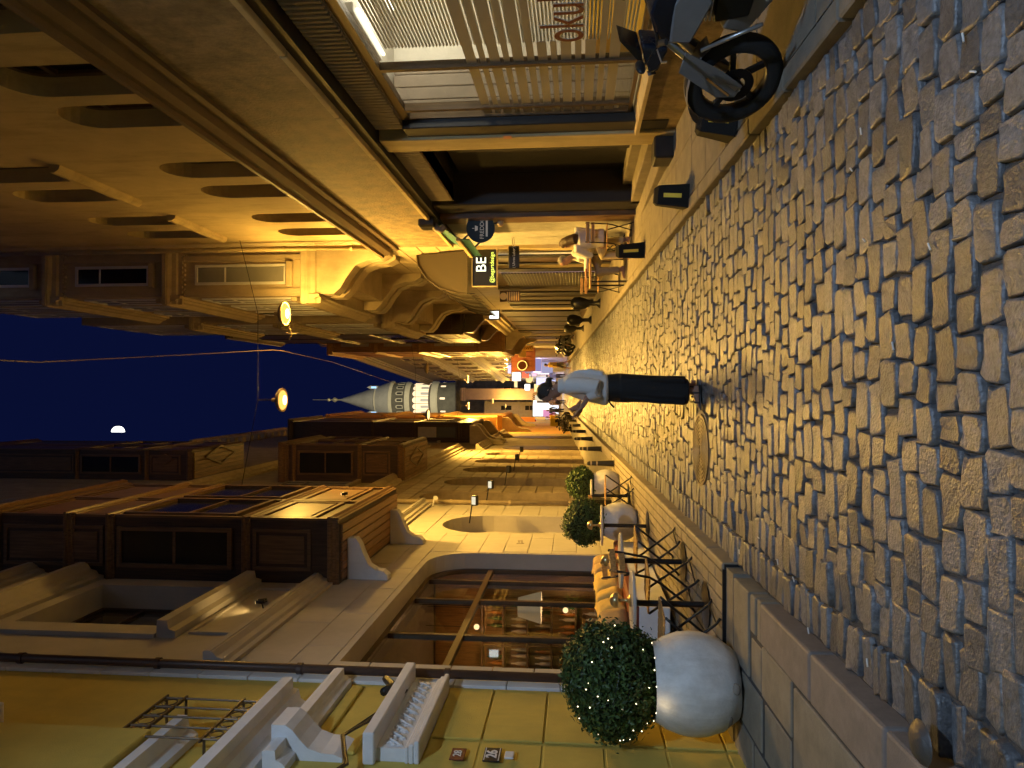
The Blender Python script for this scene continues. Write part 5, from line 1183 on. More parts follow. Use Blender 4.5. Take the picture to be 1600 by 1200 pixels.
# --- bollards
def bollard(p,h,r,lab,band=True):
    t=thing('bollard',p,lab,'bollard','black bollards along the left pavement'); T=Matrix.Translation(p)
    MB(T).lathe([(r*1.5,0),(r*1.5,.02),(r*1.15,.03),(r*.95,h*.5),(r*.8,h*.93),(r*.5,h),(0,h)],n=18).build('post',M['black'],t,True,auto=40)
    if band:
        for f in (.62,.83): MB(T).lathe([(r*.93,h*f),(r*.96,h*f+.005),(r*.94,h*f+.03),(r*.9,h*f+.035)],n=18).build('band',M['taupe'],t)
for i,(px,py) in enumerate(((968,712),(946,697),(931,688),(920,681),(911,676),(904,672),(899,668))):
    p=G(px,py,.0); p.z=gz(p.y)+.1; p.x=-1.62; bollard(p,.6,.06,'black bollard %s along the left kerb'%['just past the terrace','second from the terrace','third from the terrace','fourth from the terrace','fifth from the terrace','sixth from the terrace','farthest from the terrace'][i])
p=Vector((-1.64,3.05,gz(3.05)+.1)); t=thing('striped_bollard',p,'black and yellow striped bollard on the granite kerb','bollard')
T=Matrix.Translation(p); ysm=mat('stripe_yellow',(.55,.40,.03),.6,.1)
MB(T).lathe([(.075,0),(.075,.01),(.046,.015),(.046,.5),(.035,.515),(0,.515)],n=20).build('post',M['black'],t,True,auto=40)
for z in (.10,.22,.34,.45): MB(T).lathe([(.0465,z),(.048,z+.003),(.048,z+.028),(.0465,z+.031)],n=20).build('stripe',ysm,t)
p=G(1440,1160,.105); t=thing('kerb_stud',p,'round metal dome stud on the granite kerb beside the striped bollard','stud')
MB(Matrix.Translation(p)).lathe([(.085,0),(.08,.008),(.07,.012),(.066,.02),(.03,.03),(0,.032)],n=24).build('dome',mat('stud_metal',(.09,.08,.075),.5,.2,metal=.4),t,True)
# --- rubber kerb blocks with yellow reflectors
rubk=mat('block_rubber',(.014,.013,.012),.85,.2,8,.3,60,spec=.2)
refl=mat('reflector_yellow',(.65,.45,.02),.5,.12,emit=(1,.75,.05),es=.05)
for i,(px,py,h,w_,tl,lab) in enumerate(((1147,195,.30,.24,8,'black rubber kerb block with yellow reflector by the motorcycle wheel'),(1074,308,.36,.25,4,'black rubber kerb block with yellow reflector before the entrance steps'),(1006,391,.44,.25,-2,'black rubber kerb block with yellow reflector by the café table'))):
    p=G(px,py,.045); t=thing('kerb_block',p,lab,'kerb block','black kerb blocks with reflectors on the right pavement'); T=Matrix.Translation(p)@Matrix.Rotation(R(tl),4,'Y')@Matrix.Rotation(R(-10),4,'Z')
    q=MB(T); hw=w_/2; q.hull([(-hw,-.16,0),(hw,-.16,0),(hw,.16,0),(-hw,.16,0),(-hw*.8,-.10,h*.9),(hw*.8,-.10,h*.9),(-hw*.8,.1,h*.9),(hw*.8,.1,h*.9),(-hw*.6,-.05,h),(hw*.6,-.05,h),(-hw*.6,.05,h),(hw*.6,.05,h)]); q.build('block',rubk,t)
    q=MB(T); a=math.atan2(.06,h*.9); s0,s1=.25,.82
    q.hull([(dx,-.163+.06*s_-dz,h*.9*s_) for dx in (-.022,.022) for s_ in (s0,s1) for dz in (0,.006)]); q.build('reflector',refl,t)
# --- cigarette ends and paper scraps between the setts
butt=mat('paper',(.7,.68,.64),.8)
for i,(px,py,r_) in enumerate(((1263,985,.4),(1245,1000,1.2),(1355,1035,.2),(1240,905,.9),(1185,840,1.5),(1155,862,.3),(1330,265,.8),(1345,205,.2),(1350,375,1),(1395,540,.3),(1452,385,.6),(1505,58,.2),(1520,112,1.1),(1215,878,.5))):
    p=G(px,py,.012 if py<935 or px>1200 else .012); q=MB(Matrix.Translation(p)@Matrix.Rotation(r_,4,'Z')); q.tube([(-.02,0,0),(.018,0,.001)],.0042,6)
    setp(q.build('cigarette_end',butt,None,False,p),'white cigarette end lying on the cobbles','litter','cigarette ends on the cobbles')
# ================================================================== right café: table, chairs
def simple_table(x,y,z,h,lab):
    t=thing('wooden_table',(x,y,z),lab,'table'); T=Matrix.Translation((x,y,z))
    MB(T).cbox(-.32,.32,-.32,.32,h-.035,h,.008).build('table_top',slatm,t)
    for sx in (-.26,.26):
        for sy in (-.26,.26): MB(T).cbox(sx-.015,sx+.015,sy-.015,sy+.015,0,h-.035,.004).build('leg',M['black'],t)
    return t
simple_table(2.32,13.95,gz(13.95)+.05,.7,'small wooden table where two people sit outside the grey-walled shop')
for (x,y,rz,lab) in ((2.72,12.75,185,'black folding chair of the person with long brown hair'),(2.78,14.1,-80,'black folding chair of the grey-haired person'),(2.25,14.9,10,'empty pale folding chair behind the small wooden table')):
    o=copy_tree(fc); o.location=(x,y,gz(y)+.05); o.rotation_euler.z=R(rz); o['label']=lab; o['group']='folding chairs outside the right café'
for i,(px,py) in enumerate(((938,474),(924,500),(912,513))):
    p=G(px,py,.045); t=thing('round_stool',p,['black rounded barrel stool by the roller shutter','black rounded barrel stool by the dark door panels','black rounded barrel stool farthest along the shutters'][i],'stool'); T=Matrix.Translation(p)
    MB(T).lathe([(.14,0),(.13,.05),(.07,.1),(.06,.3),(.15,.42),(.2,.6),(.19,.75),(.1,.85),(0,.86)],n=18).build('body',M['black'],t,True)
    MB(T).lathe([(.15,0),(.15,.02),(0,.02)],n=18).build('foot',M['blackm'],t)
# ================================================================== motorcycle
grey_p=mat('grey_plastic',(.17,.17,.175),.45,.08,10,.05,90); alu=mat('aluminium',(.4,.4,.4),.35,.1,10,.05,60,metal=.8); rub_=mat('tyre_rubber',(.018,.018,.019),.8,.15,20,.3,120); tank=mat('tank_navy',(.012,.014,.022),.25,.1); redp=mat('red_panel',(.45,.03,.015),.35,.05); seatm=mat('seat_vinyl',(.02,.018,.016),.6,.1)
def motorcycle(paint,panelm):
    t=thing('motorcycle',(0,0,0),'x','motorcycle')
    def wheel(x,w_):
        T=Matrix.Translation((x,0,.31)); 
        tw=MB(T).lathe([(.215,-w_*.8),(.26,-w_),(.295,-w_*.75),(.309,-w_*.3),(.311,0),(.309,w_*.3),(.295,w_*.75),(.26,w_),(.215,w_*.8)],n=48,axis='y').build('wheel',rub_,t,True,auto=50)
        MB(T).lathe([(.225,-w_*.7),(.205,-w_*.68),(.2,0),(.205,w_*.68),(.225,w_*.7)],n=40,axis='y').build('rim',M['black'],tw,True)
        for k in range(5):
            a=k*2*math.pi/5+.3; q=MB(T); q.bar((.04*math.cos(a),0,.04*math.sin(a)),(.21*math.cos(a+.12),0,.21*math.sin(a+.12)),.035,.03,(0,1,0)); q.build('spoke',M['black'],tw)
        MB(T).lathe([(0,-.06),(.04,-.06),(.04,.06),(0,.06)],n=16,axis='y').build('hub',M['blackm'],tw)
        MB(T).lathe([(.06,.062),(.115,.062),(.115,.067),(.06,.067)],n=30,axis='y').build('brake_disc',M['blackm'],tw)
    wheel(0,.058); wheel(-1.4,.085)
    top=Vector((-.38,0,.98))
    for s_ in (-.09,.09):
        MB().tube([(0,s_,.31),(-.17,s_,.62),(-.36,s_,.96)],[.022,.026,.024],10).build('fork_leg',alu,t,True)
        q=MB(); q.hull([(-.02,s_*1.15,.27),(.065,s_*1.15,.31),(.05,s_*1.3,.44),(-.15,s_*1.4,.80),(-.30,s_*1.4,.76),(-.15,s_*1.3,.44),(-.06,s_*1.0,.35)]); q.build('fork_guard',grey_p,t)
        MB().bar((.03,s_*1.25,.36),(-.10,s_*1.3,.52),.03,.012).build('fork_stripe',mat('copper',(.5,.24,.06),.4),t)
    q=MB(); q.M=Matrix.Translation((0,0,.31)); n=9
    pr=[(.335*math.cos(R(30+i*14)),.335*math.sin(R(30+i*14))) for i in range(n)]
    q.add([(x,y,z) for x,z in pr for y in (-.075,-.03,.03,.075)],[(i*4+j,i*4+j+1,(i+1)*4+j+1,(i+1)*4+j) for i in range(n-1) for j in range(3)]); q.build('front_mudguard',grey_p,t,True)
    MB().hull([(-.30,-.11,.9),(-.30,.11,.9),(-.14,-.09,.97),(-.14,.09,.97),(-.12,-.08,1.06),(-.12,.08,1.06),(-.33,-.1,1.16),(-.33,.1,1.16)]).build('headlight_cowl',paint,t)
    MB().hull([(-.118,-.07,.98),(-.118,.07,.98),(-.10,-.06,1.05),(-.10,.06,1.05)]).build('headlight',M['paneg'],t)
    MB().hull([(-.3,-.1,1.16),(-.3,.1,1.16),(-.17,-.08,1.1),(-.17,.08,1.1),(-.36,-.09,1.36),(-.36,.09,1.36)]).build('windscreen',M['pane'],t)
    hb=MB().tube([(-.52,.40,1.06),(-.44,.30,1.08),(-.40,.1,1.04),(-.40,-.1,1.04),(-.44,-.30,1.08),(-.52,-.40,1.06)],.012,8).build('handlebar',M['blackm'],t,True)
    for s_ in (1,-1):
        MB().tube([(-.47,s_*.32,1.075),(-.54,s_*.43,1.055)],.018,10).build('grip',rub_,hb); MB().tube([(-.42,s_*.30,1.08),(-.40,s_*.40,1.06),(-.44,s_*.46,1.04)],.006,6).build('lever',alu,hb)
        MB().tube([(-.43,s_*.30,1.09),(-.38,s_*.38,1.2)],.007,6).build('mirror_stalk',M['black'],hb); MB().sphere((-.38,s_*.40,1.24),(.02,.065,.045),12,8).build('mirror',M['black'],hb,True)
    MB().hull([(-.34,-.13,.80),(-.34,.13,.80),(-.36,-.12,1.02),(-.36,.12,1.02),(-.55,-.17,1.14),(-.55,.17,1.14),(-.85,-.12,1.0),(-.85,.12,1.0),(-.9,-.09,.84),(-.9,.09,.84),(-.6,-.17,.92),(-.6,.17,.92)]).build('tank',paint,t)
    MB().hull([(-.84,-.12,.86),(-.84,.12,.86),(-.84,-.11,.95),(-.84,.11,.95),(-1.25,-.14,.92),(-1.25,.14,.92),(-1.25,-.12,.85),(-1.25,.12,.85),(-1.5,-.1,1.0),(-1.5,.1,1.0)]).build('seat',seatm,t)
    MB().hull([(-1.2,-.1,.84),(-1.2,.1,.84),(-1.62,-.06,.98),(-1.62,.06,.98),(-1.55,-.06,.86),(-1.55,.06,.86)]).build('tail',panelm,t)
    MB().hull([(-1.62,-.05,.92),(-1.62,.05,.92),(-1.645,-.04,.96),(-1.645,.04,.96),(-1.62,-.05,.98),(-1.62,.05,.98)]).build('tail_light',redp,t)
    en=MB().hull([(-.5,-.17,.36),(-.5,.17,.36),(-.95,-.2,.34),(-.95,.2,.34),(-.95,-.16,.6),(-.95,.16,.6),(-.45,-.13,.55),(-.45,.13,.55)]).build('engine',M['blackm'],t)
    for k in range(6): MB().cbox(-.72,-.47,-.13,.13,.58+k*.035,.58+k*.035+.018,.004).build('cooling_fin',alu,en)
    MB().lathe([(0,.17),(.11,.17),(.11,.2),(.08,.215),(0,.215)],(-.78,0,.46),n=24,axis='y').build('clutch_cover',grey_p,en)
    MB().hull([(-.42,-.14,.5),(-.42,.14,.5),(-.36,-.1,.34),(-.36,.1,.34),(-.62,-.14,.2),(-.62,.14,.2),(-.95,-.13,.22),(-.95,.13,.22),(-.9,-.15,.36),(-.9,.15,.36)]).build('belly_pan',grey_p,t)
    MB().hull([(-.36,.15,.92),(-.36,.17,.74),(-.62,.21,.62),(-.8,.2,.8),(-.6,.18,.95),(-.36,.12,.92),(-.62,.14,.62),(-.8,.13,.8)]).build('side_panel',panelm,t)
    MB().hull([(-.36,-.15,.92),(-.36,-.17,.74),(-.62,-.21,.62),(-.8,-.2,.8),(-.6,-.18,.95),(-.36,-.12,.92),(-.62,-.14,.62),(-.8,-.13,.8)]).build('side_panel',panelm,t)
    for s_ in (.13,-.13): MB().bar((-.9,s_,.42),(-1.4,s_*.9,.31),.04,.07).build('swingarm',alu,t)
    MB().tube([(-.5,-.1,.45),(-.6,-.16,.25),(-1.0,-.2,.26),(-1.15,-.2,.36)],.025,8).build('exhaust_pipe',alu,t,True); MB().tube([(-1.12,-.21,.35),(-1.55,-.22,.55)],[.045,.06],14).build('silencer',M['blackm'],t,True)
    MB().tube([(-.40,.02,.9),(-.75,.1,.75),(-.95,.1,.5)],.022,8).build('frame_tube',redp,t,True)
    MB().tube([(-.8,.18,.28),(-.62,.22,.30)],.01,6).build('footpeg',alu,t); MB().tube([(-.3,.14,.62),(-.42,.2,.42),(-.5,.24,.30)],.012,8).build('crash_bar',alu,t,True)
    MB().tube([(-.78,.16,.26),(-.74,.34,.045)],.011,6).build('kickstand',alu,t)
    for c in t.children:                                    # rounded panel edges
        if c.name.split('.')[0] in ('tank','seat','headlight_cowl','side_panel','belly_pan','tail','fork_guard','engine'):
            b=c.modifiers.new('round','BEVEL'); b.width=.022 if not c.name.startswith('fork') else .01; b.segments=3; b.limit_method='ANGLE'; b.angle_limit=R(20)
            c.data.polygons.foreach_set('use_smooth',[True]*len(c.data.polygons)); c.data.set_sharp_from_angle(angle=R(50))
    for c in t.children_recursive:                          # low machine: squeeze everything above the wheels
        if c.name.startswith(('wheel','rim','spoke','hub','brake')): continue
        for v in c.data.vertices:
            if v.co.z>.55: v.co.z=.55+(v.co.z-.55)*.66
    return t
mk=motorcycle(tank,grey_p)
fw=G(1222,103,.045)
def place_bike(o,x,y,hx,hy,lean,lab,group=None,zo=.045,sc=1.0):
    yaw=math.atan2(hy,hx); o.matrix_world=Matrix.Translation((x,y,gz(y)+zo))@Matrix.Rotation(yaw,4,'Z')@Matrix.Rotation(-math.atan(S)*math.sin(yaw),4,'Y')@Matrix.Rotation(lean,4,'X')@Matrix.Scale(sc,4)
    o['label']=lab
    if group: o['group']=group
place_bike(mk,fw.x-.06,fw.y+.02,-.55,.83,R(-5),'dark motorcycle with grey fork guards parked on the right pavement by the shop')
gp_='motorcycles parked farther up the street'
for i,(x,y,hx,hy,lab) in enumerate(((2.35,39.5,-.6,-.8,'motorcycle with bright rim parked by the orange timber house'),(2.3,42.3,-.7,-.7,'second motorcycle parked by the orange timber house behind the bright-rimmed one'),(2.3,45.2,-.6,-.8,'third motorcycle parked just behind the walking man in yellow'),(-1.75,43.5,.5,-.85,'motorcycle parked by the left kerb past the bollards'),(-1.7,47,.6,-.8,'second motorcycle parked past the left bollards'),(-1.9,50.5,.5,-.85,'farthest motorcycle parked past the left bollards'))):
    place_bike(copy_tree(mk),x,y,hx,hy,R(4),lab,gp_,.05)
yb=mat('delivery_yellow',(.75,.5,.03),.6,.08)
for i,(x,y,z,lab) in enumerate(((-2.05,44.0,.95,'yellow delivery box on the parked motorcycle by the left kerb'),(-2.0,47.9,.95,'yellow delivery box on the second motorcycle by the left kerb'))):
    t=thing('delivery_box',(x,y,gz(y)+z),lab,'box'); MB().cbox(x-.24,x+.24,y-.24,y+.24,gz(y)+z+.0,gz(y)+z+.42,.03).build('box',yb,t); MB().cbox(x-.245,x+.245,y-.245,y+.245,gz(y)+z+.421,gz(y)+z+.48,.02).build('lid',yb,t)
# ================================================================== people
skin=mat('skin',(.30,.17,.12),.55,.08,20,.05,200); hairm=mat('hair_dark',(.014,.010,.008),.45,.25,60,.5,260); hairb=mat('hair_brown',(.035,.016,.009),.5,.3,50,.5,220); hairg=mat('hair_grey',(.16,.15,.14),.6,.3,60,.5,220)
def loft(mb, rings, n=18):               # rings: (center, rx, ry, tangent-x axis) elliptical sections
    vs=[]; fs=[]
    for (c,rx,ry,ax,ay) in rings:
        c=Vector(c); ax=Vector(ax).normalized(); ay=Vector(ay).normalized()
        for k in range(n): t=2*math.pi*k/n; vs.append(c+ax*rx*math.cos(t)+ay*ry*math.sin(t))
    m=len(rings)
    for i in range(m-1):
        for k in range(n): k2=(k+1)%n; fs.append((i*n+k,i*n+k2,(i+1)*n+k2,(i+1)*n+k))
    fs.append(tuple(range(n-1,-1,-1))); fs.append(tuple(range((m-1)*n,m*n))); mb.add(vs,fs); return mb
def fuse(o, vox, smooth=2):              # weld the overlapping volumes into one continuous skin
    r=o.modifiers.new('fuse','REMESH'); r.mode='VOXEL'; r.voxel_size=vox; r.use_smooth_shade=True
    if smooth: s=o.modifiers.new('smooth','SMOOTH'); s.factor=.5; s.iterations=smooth
    return o
def hand(mb, wrist, d, palm_n, size=1.0, curl=.4, spread=.18, thumb=1):
    d=Vector(d).normalized(); pn=Vector(palm_n).normalized(); pn=(pn-d*pn.dot(d)).normalized(); s=d.cross(pn)*thumb
    w=Vector(wrist); k=size
    mb.hull([w+s*a*k+pn*b*k+d*c*k for a,b,c in ((-.022,-.012,0),(.022,-.012,0),(-.022,.012,0),(.022,.012,0),(-.038,-.011,.05),(.036,-.011,.05),(-.038,.011,.05),(.036,.011,.05),(-.038,-.009,.088),(.036,-.009,.092),(-.038,.009,.088),(.036,.009,.092))])
    for i,(off,L) in enumerate(((.030,.068),(.010,.078),(-.011,.073),(-.031,.056))):
        a=(1.5-i)*spread*.5; p=w+d*.085*k+s*off*k; dd=(d*math.cos(a)+s*math.sin(a)); pts=[p]; c=0
        for f,g in ((.42,curl*.6),(.33,curl),(.25,curl*.8)):
            c+=g*.6; p=p+(dd*math.cos(c)+pn*math.sin(c))*L*f*k; pts.append(p)
        mb.tube(pts,[.0092*k,.0088*k,.008*k,.0065*k],8)
    p=w+s*.028*k+d*.028*k; mb.tube([p,p+(s*.8+d*.6+pn*.2).normalized()*.034*k,p+(s*.62+d*.78+pn*.3).normalized()*.062*k,p+(s*.5+d*.86+pn*.36).normalized()*.084*k],[.012*k,.0105*k,.009*k,.007*k],8)
def head(mb, c, f, up, k=1.0):           # c: centre of the skull, f: facing
    f=Vector(f).normalized(); up=Vector(up); up=(up-f*up.dot(f)).normalized(); s=f.cross(up); c=Vector(c)
    X=lambda a,b,d: c+f*a*k+s*b*k+up*d*k
    loft(mb,[(X(-.015,0,.118),.03*k,.035*k,s,f),(X(-.01,0,.10),.058*k,.075*k,s,f),(X(-.005,0,.06),.072*k,.093*k,s,f),(X(0,0,.01),.074*k,.094*k,s,f),(X(.008,0,-.035),.066*k,.082*k,s,f),(X(.022,0,-.07),.054*k,.062*k,s,f),(X(.035,0,-.10),.038*k,.042*k,s,f),(X(.042,0,-.113),.02*k,.024*k,s,f)],18)
    mb.hull([X(.088,-.01,.02),X(.088,.01,.02),X(.118,-.008,-.03),X(.118,.008,-.03),X(.085,-.017,-.04),X(.085,.017,-.04)])          # nose
    mb.sphere(X(.082,0,-.066),(.016*k,.018*k,.008*k),10,6); mb.sphere(X(.08,0,-.078),(.015*k,.017*k,.008*k),10,6)                 # lips
    mb.sphere(X(.07,0,-.105),.017*k,10,6)
    for q in (-1,1): mb.sphere(X(-.005,q*.074,-.01),(.022*k,.012*k,.03*k),10,6); mb.sphere(X(.075,q*.03,.028),(.018*k,.022*k,.008*k),8,5)
    return X
def eyes(X,parent,k=1.0):
    wm_=mat('eye_white',(.6,.58,.55),.3); im=mat('iris',(.03,.02,.015),.2)
    for q in (-1,1):
        MB().sphere(X(.078,q*.031,.008),.011*k,10,8).build('eye',wm_,parent,True); MB().sphere(X(.0865,q*.031,.007),.0055*k,8,6).build('iris',im,parent,True)
# ---------------------------------------------------------------- woman in the middle of the street
base=G(1092,606,.0); bx,by=base.x,base.y; bz=gz(by)+.005
P_=lambda a,l,h: Vector((bx-a,by+l,bz+h))      # a: forward (to the left wall), l: towards the tower (her right), h: height
F_=Vector((-1,0,0)); L_=Vector((0,1,0)); U_=Vector((0,0,1))
w=thing('person',(bx,by,bz),'person in white blouse and wide black trousers standing in the street with hands raised','person')
b=MB()
hd=(Vector(F_)*math.cos(R(28))-U_*math.sin(R(28)))
X=head(b,P_(.045,0,1.535),hd+Vector((0,-.06,0)),U_*math.cos(R(28))+Vector(F_)*math.sin(R(28)),.98)
loft(b,[(P_(-.02,0,1.36),.06,.06,L_,F_),(P_(-.005,0,1.42),.05,.052,L_,F_),(P_(.02,0,1.49),.05,.055,L_,F_)],14)
loft(b,[(P_(0,0,.86),.12,.09,L_,F_),(P_(0,0,.96),.125,.09,L_,F_),(P_(.01,0,1.06),.125,.09,L_,F_),(P_(0,0,1.18),.14,.10,L_,F_),(P_(-.01,0,1.28),.165,.105,L_,F_),(P_(-.02,0,1.35),.15,.085,L_,F_),(P_(-.02,0,1.39),.07,.06,L_,F_)],20)
for q,(fx,) in ((-1,(.05,)),(1,(-.01,))):
    hip=P_(0,q*.085,.88); kn=P_(.03+fx*.3,q*.09,.47); an=P_(fx-.02,q*.09,.075)
    b.tube([hip,(hip+kn)/2+Vector((-.01,0,0)),kn,(kn*.6+an*.4)+Vector((.015,0,0)),an],[.07,.065,.052,.052,.034],14)
    b.hull([an+Vector(v) for v in ((.05,-.025,-.02),(.05,.025,-.02),(.05,-.028,-.06),(.05,.028,-.06),(-.02,-.032,.0),(-.02,.032,.0),(-.10,-.042,-.035),(-.10,.042,-.035),(-.10,-.045,-.062),(-.10,.045,-.062),(-.165,-.03,-.05),(-.165,.03,-.05),(-.17,-.03,-.062),(-.17,.03,-.062))])
    for i in range(5): b.sphere(an+Vector((-.175+.008*abs(i-1.2),-.032+i*.016,-.056)),(.02,.008,.008),8,5)
# arms: near (left) forearm out in front, far hand raised
shn,shf=P_(-.02,-.165,1.33),P_(-.02,.165,1.33)
eln,elf=P_(.00,-.235,1.08),P_(.02,.215,1.09)
wrn,wrf=P_(.205,-.16,1.20),P_(.19,.03,1.235)
for a_,e_,w_ in ((shn,eln,wrn),(shf,elf,wrf)): b.tube([a_,(a_+e_)/2,e_,(e_+w_)/2,w_],[.048,.044,.038,.034,.024],12)
hand(b,wrn,(wrn-eln).normalized()*.8+Vector((-.2,0,.12)),(0,.55,.8),.98,.25,.5,thumb=1)
hand(b,wrf,(wrf-elf).normalized()+Vector((0,-.1,.3)),(.3,-.8,.5),.98,.9,.15,thumb=-1)
body=fuse(b.build('body',skin,w),.0062,2)
eyes(X,w,.98)
# hair: smooth cap with low knot
h_=MB(); up=(U_*math.cos(R(28))+Vector(F_)*math.sin(R(28)))
h_.sphere((0,0,0),1,20,14); vs=[]
s_ax=hd.cross(up)
for v in h_.v:
    a,l,u=v.x*.104,v.y*.083,v.z*.105
    if a>.045: a=.045+(a-.045)*.45 if u>.0 else a*.35
    if u<-.01 and a>-.01: a=-.01; l*=.97
    vs.append(X(a-.018,l,u+.030))
h_.v=vs; kn=X(-.115,0,-.055)
h_.sphere(kn,(.034,.036,.034),12,8); h_.tube([X(-.06,0,-.01),X(-.09,0,-.04),kn],[.055,.04,.03],10)
for q in (-1,1): h_.tube([X(.03,q*.073,.045),X(.005,q*.079,.01),X(-.03,q*.07,-.04)],[.012,.014,.012],6)
h_.tube([kn,kn+Vector((.02,.0,-.03)),kn+Vector((.015,0,-.06))],[.015,.01,.004],6)
fuse(h_.build('hair',hairm,w),.006,1)
MB().sphere(X(-.005,-.087,-.05),.008,8,6).build('earring',M['white'],w)
# blouse: loose, with sleeves bunched at the elbows
bl_=mat('blouse',(.62,.62,.62),.8,.06,5,.35,28,obj=True)
c_=MB()
loft(c_,[(P_(.02,0,.925),.175,.150,L_,F_),(P_(.02,0,.95),.205,.165,L_,F_),(P_(.01,0,1.02),.205,.162,L_,F_),(P_(-.01,0,1.12),.20,.158,L_,F_),(P_(-.03,0,1.22),.20,.15,L_,F_),(P_(-.035,0,1.30),.195,.13,L_,F_),(P_(-.03,0,1.355),.165,.10,L_,F_),(P_(-.025,0,1.39),.10,.082,L_,F_),(P_(-.015,0,1.425),.072,.078,L_,F_),(P_(-.012,0,1.445),.068,.074,L_,F_)],26)
for a_,e_,w_,sg in ((shn,eln,wrn,-1),(shf,elf,wrf,1)):
    m1=(a_+e_)/2+Vector((.015,sg*.015,0)); f1=e_*.62+w_*.38; c_.tube([a_+Vector((0,-sg*.04,.0)),m1,e_+Vector((.005,0,-.035)),e_*.8+w_*.2+Vector((0,0,-.045)),f1+Vector((0,0,-.012)),e_*.55+w_*.45],[.085,.082,.088,.084,.06,.044],14)
# a few folds
for (p0,p1,r_) in ((P_(-.17,-.08,1.28),P_(-.15,-.1,.98),.022),(P_(-.10,-.17,1.26),P_(-.06,-.19,1.0),.02),(P_(.05,-.16,1.24),P_(.1,-.15,.98),.022),(P_(-.02,-.195,1.2),P_(.08,-.18,1.0),.018),(P_(.13,-.06,1.2),P_(.16,-.07,.98),.02),(P_(-.18,.02,1.25),P_(-.16,.03,.97),.02)):
    c_.tube([p0,(p0+p1)/2+Vector((.01,-.006,0)),p1],[r_*.4,r_,r_*.7],8)
fuse(c_.build('blouse',bl_,w),.0085,3)
# wide black trousers
tr_=mat('trousers_black',(.008,.008,.009),.75,.2,5,.4,30)
c_=MB()
loft(c_,[(P_(0,0,.99),.145,.115,L_,F_),(P_(0,0,.92),.165,.14,L_,F_),(P_(0,0,.82),.178,.152,L_,F_),(P_(.005,0,.70),.18,.15,L_,F_)],24)
for q,fx in ((-1,.03),(1,-.005)):
    loft(c_,[(P_(.0,q*.085,.80),.10,.148,L_,F_),(P_(.005,q*.09,.62),.098,.143,L_,F_),(P_(.01+fx*.4,q*.092,.40),.098,.135,L_,F_),(P_(.01+fx*.8,q*.095,.22),.1,.130,L_,F_),(P_(.008+fx,q*.095,.125),.102,.128,L_,F_),(P_(.008+fx,q*.095,.12),.10,.126,L_,F_)],20)
    for d_ in (-.1,.06,.12): c_.tube([P_(d_*.8,q*.16,.75),P_(d_+.02,q*.17,.45),P_(d_+fx,q*.17,.16)],[.012,.022,.026],8)
fuse(c_.build('trousers',tr_,w),.009,2)
for q,fx in ((-1,.05),(1,-.01)):
    an=P_(fx-.02,q*.09,.075); sd=MB(); sd.hull([an+Vector(v) for v in ((.06,-.034,-.068),(.06,.034,-.068),(.06,-.034,-.08),(.06,.034,-.08),(-.2,-.04,-.066),(-.2,.04,-.066),(-.19,-.046,-.08),(-.19,.046,-.08))])
    sd.build('sandal_sole',M['dark'],w)
    for d_ in (-.02,-.12): sd=MB(); sd.tube([an+Vector((d_,-.046,-.066)),an+Vector((d_,-.034,-.02 if d_<-.1 else .0)),an+Vector((d_,.034,-.02 if d_<-.1 else .0)),an+Vector((d_,.046,-.066))],.009,6); sd.build('sandal_strap',M['dark'],w)
MB().tube([P_(.12,-.2,.93),P_(.16,-.21,.91),P_(.2,-.2,.87)],.009,6).build('trouser_tie',tr_,w)
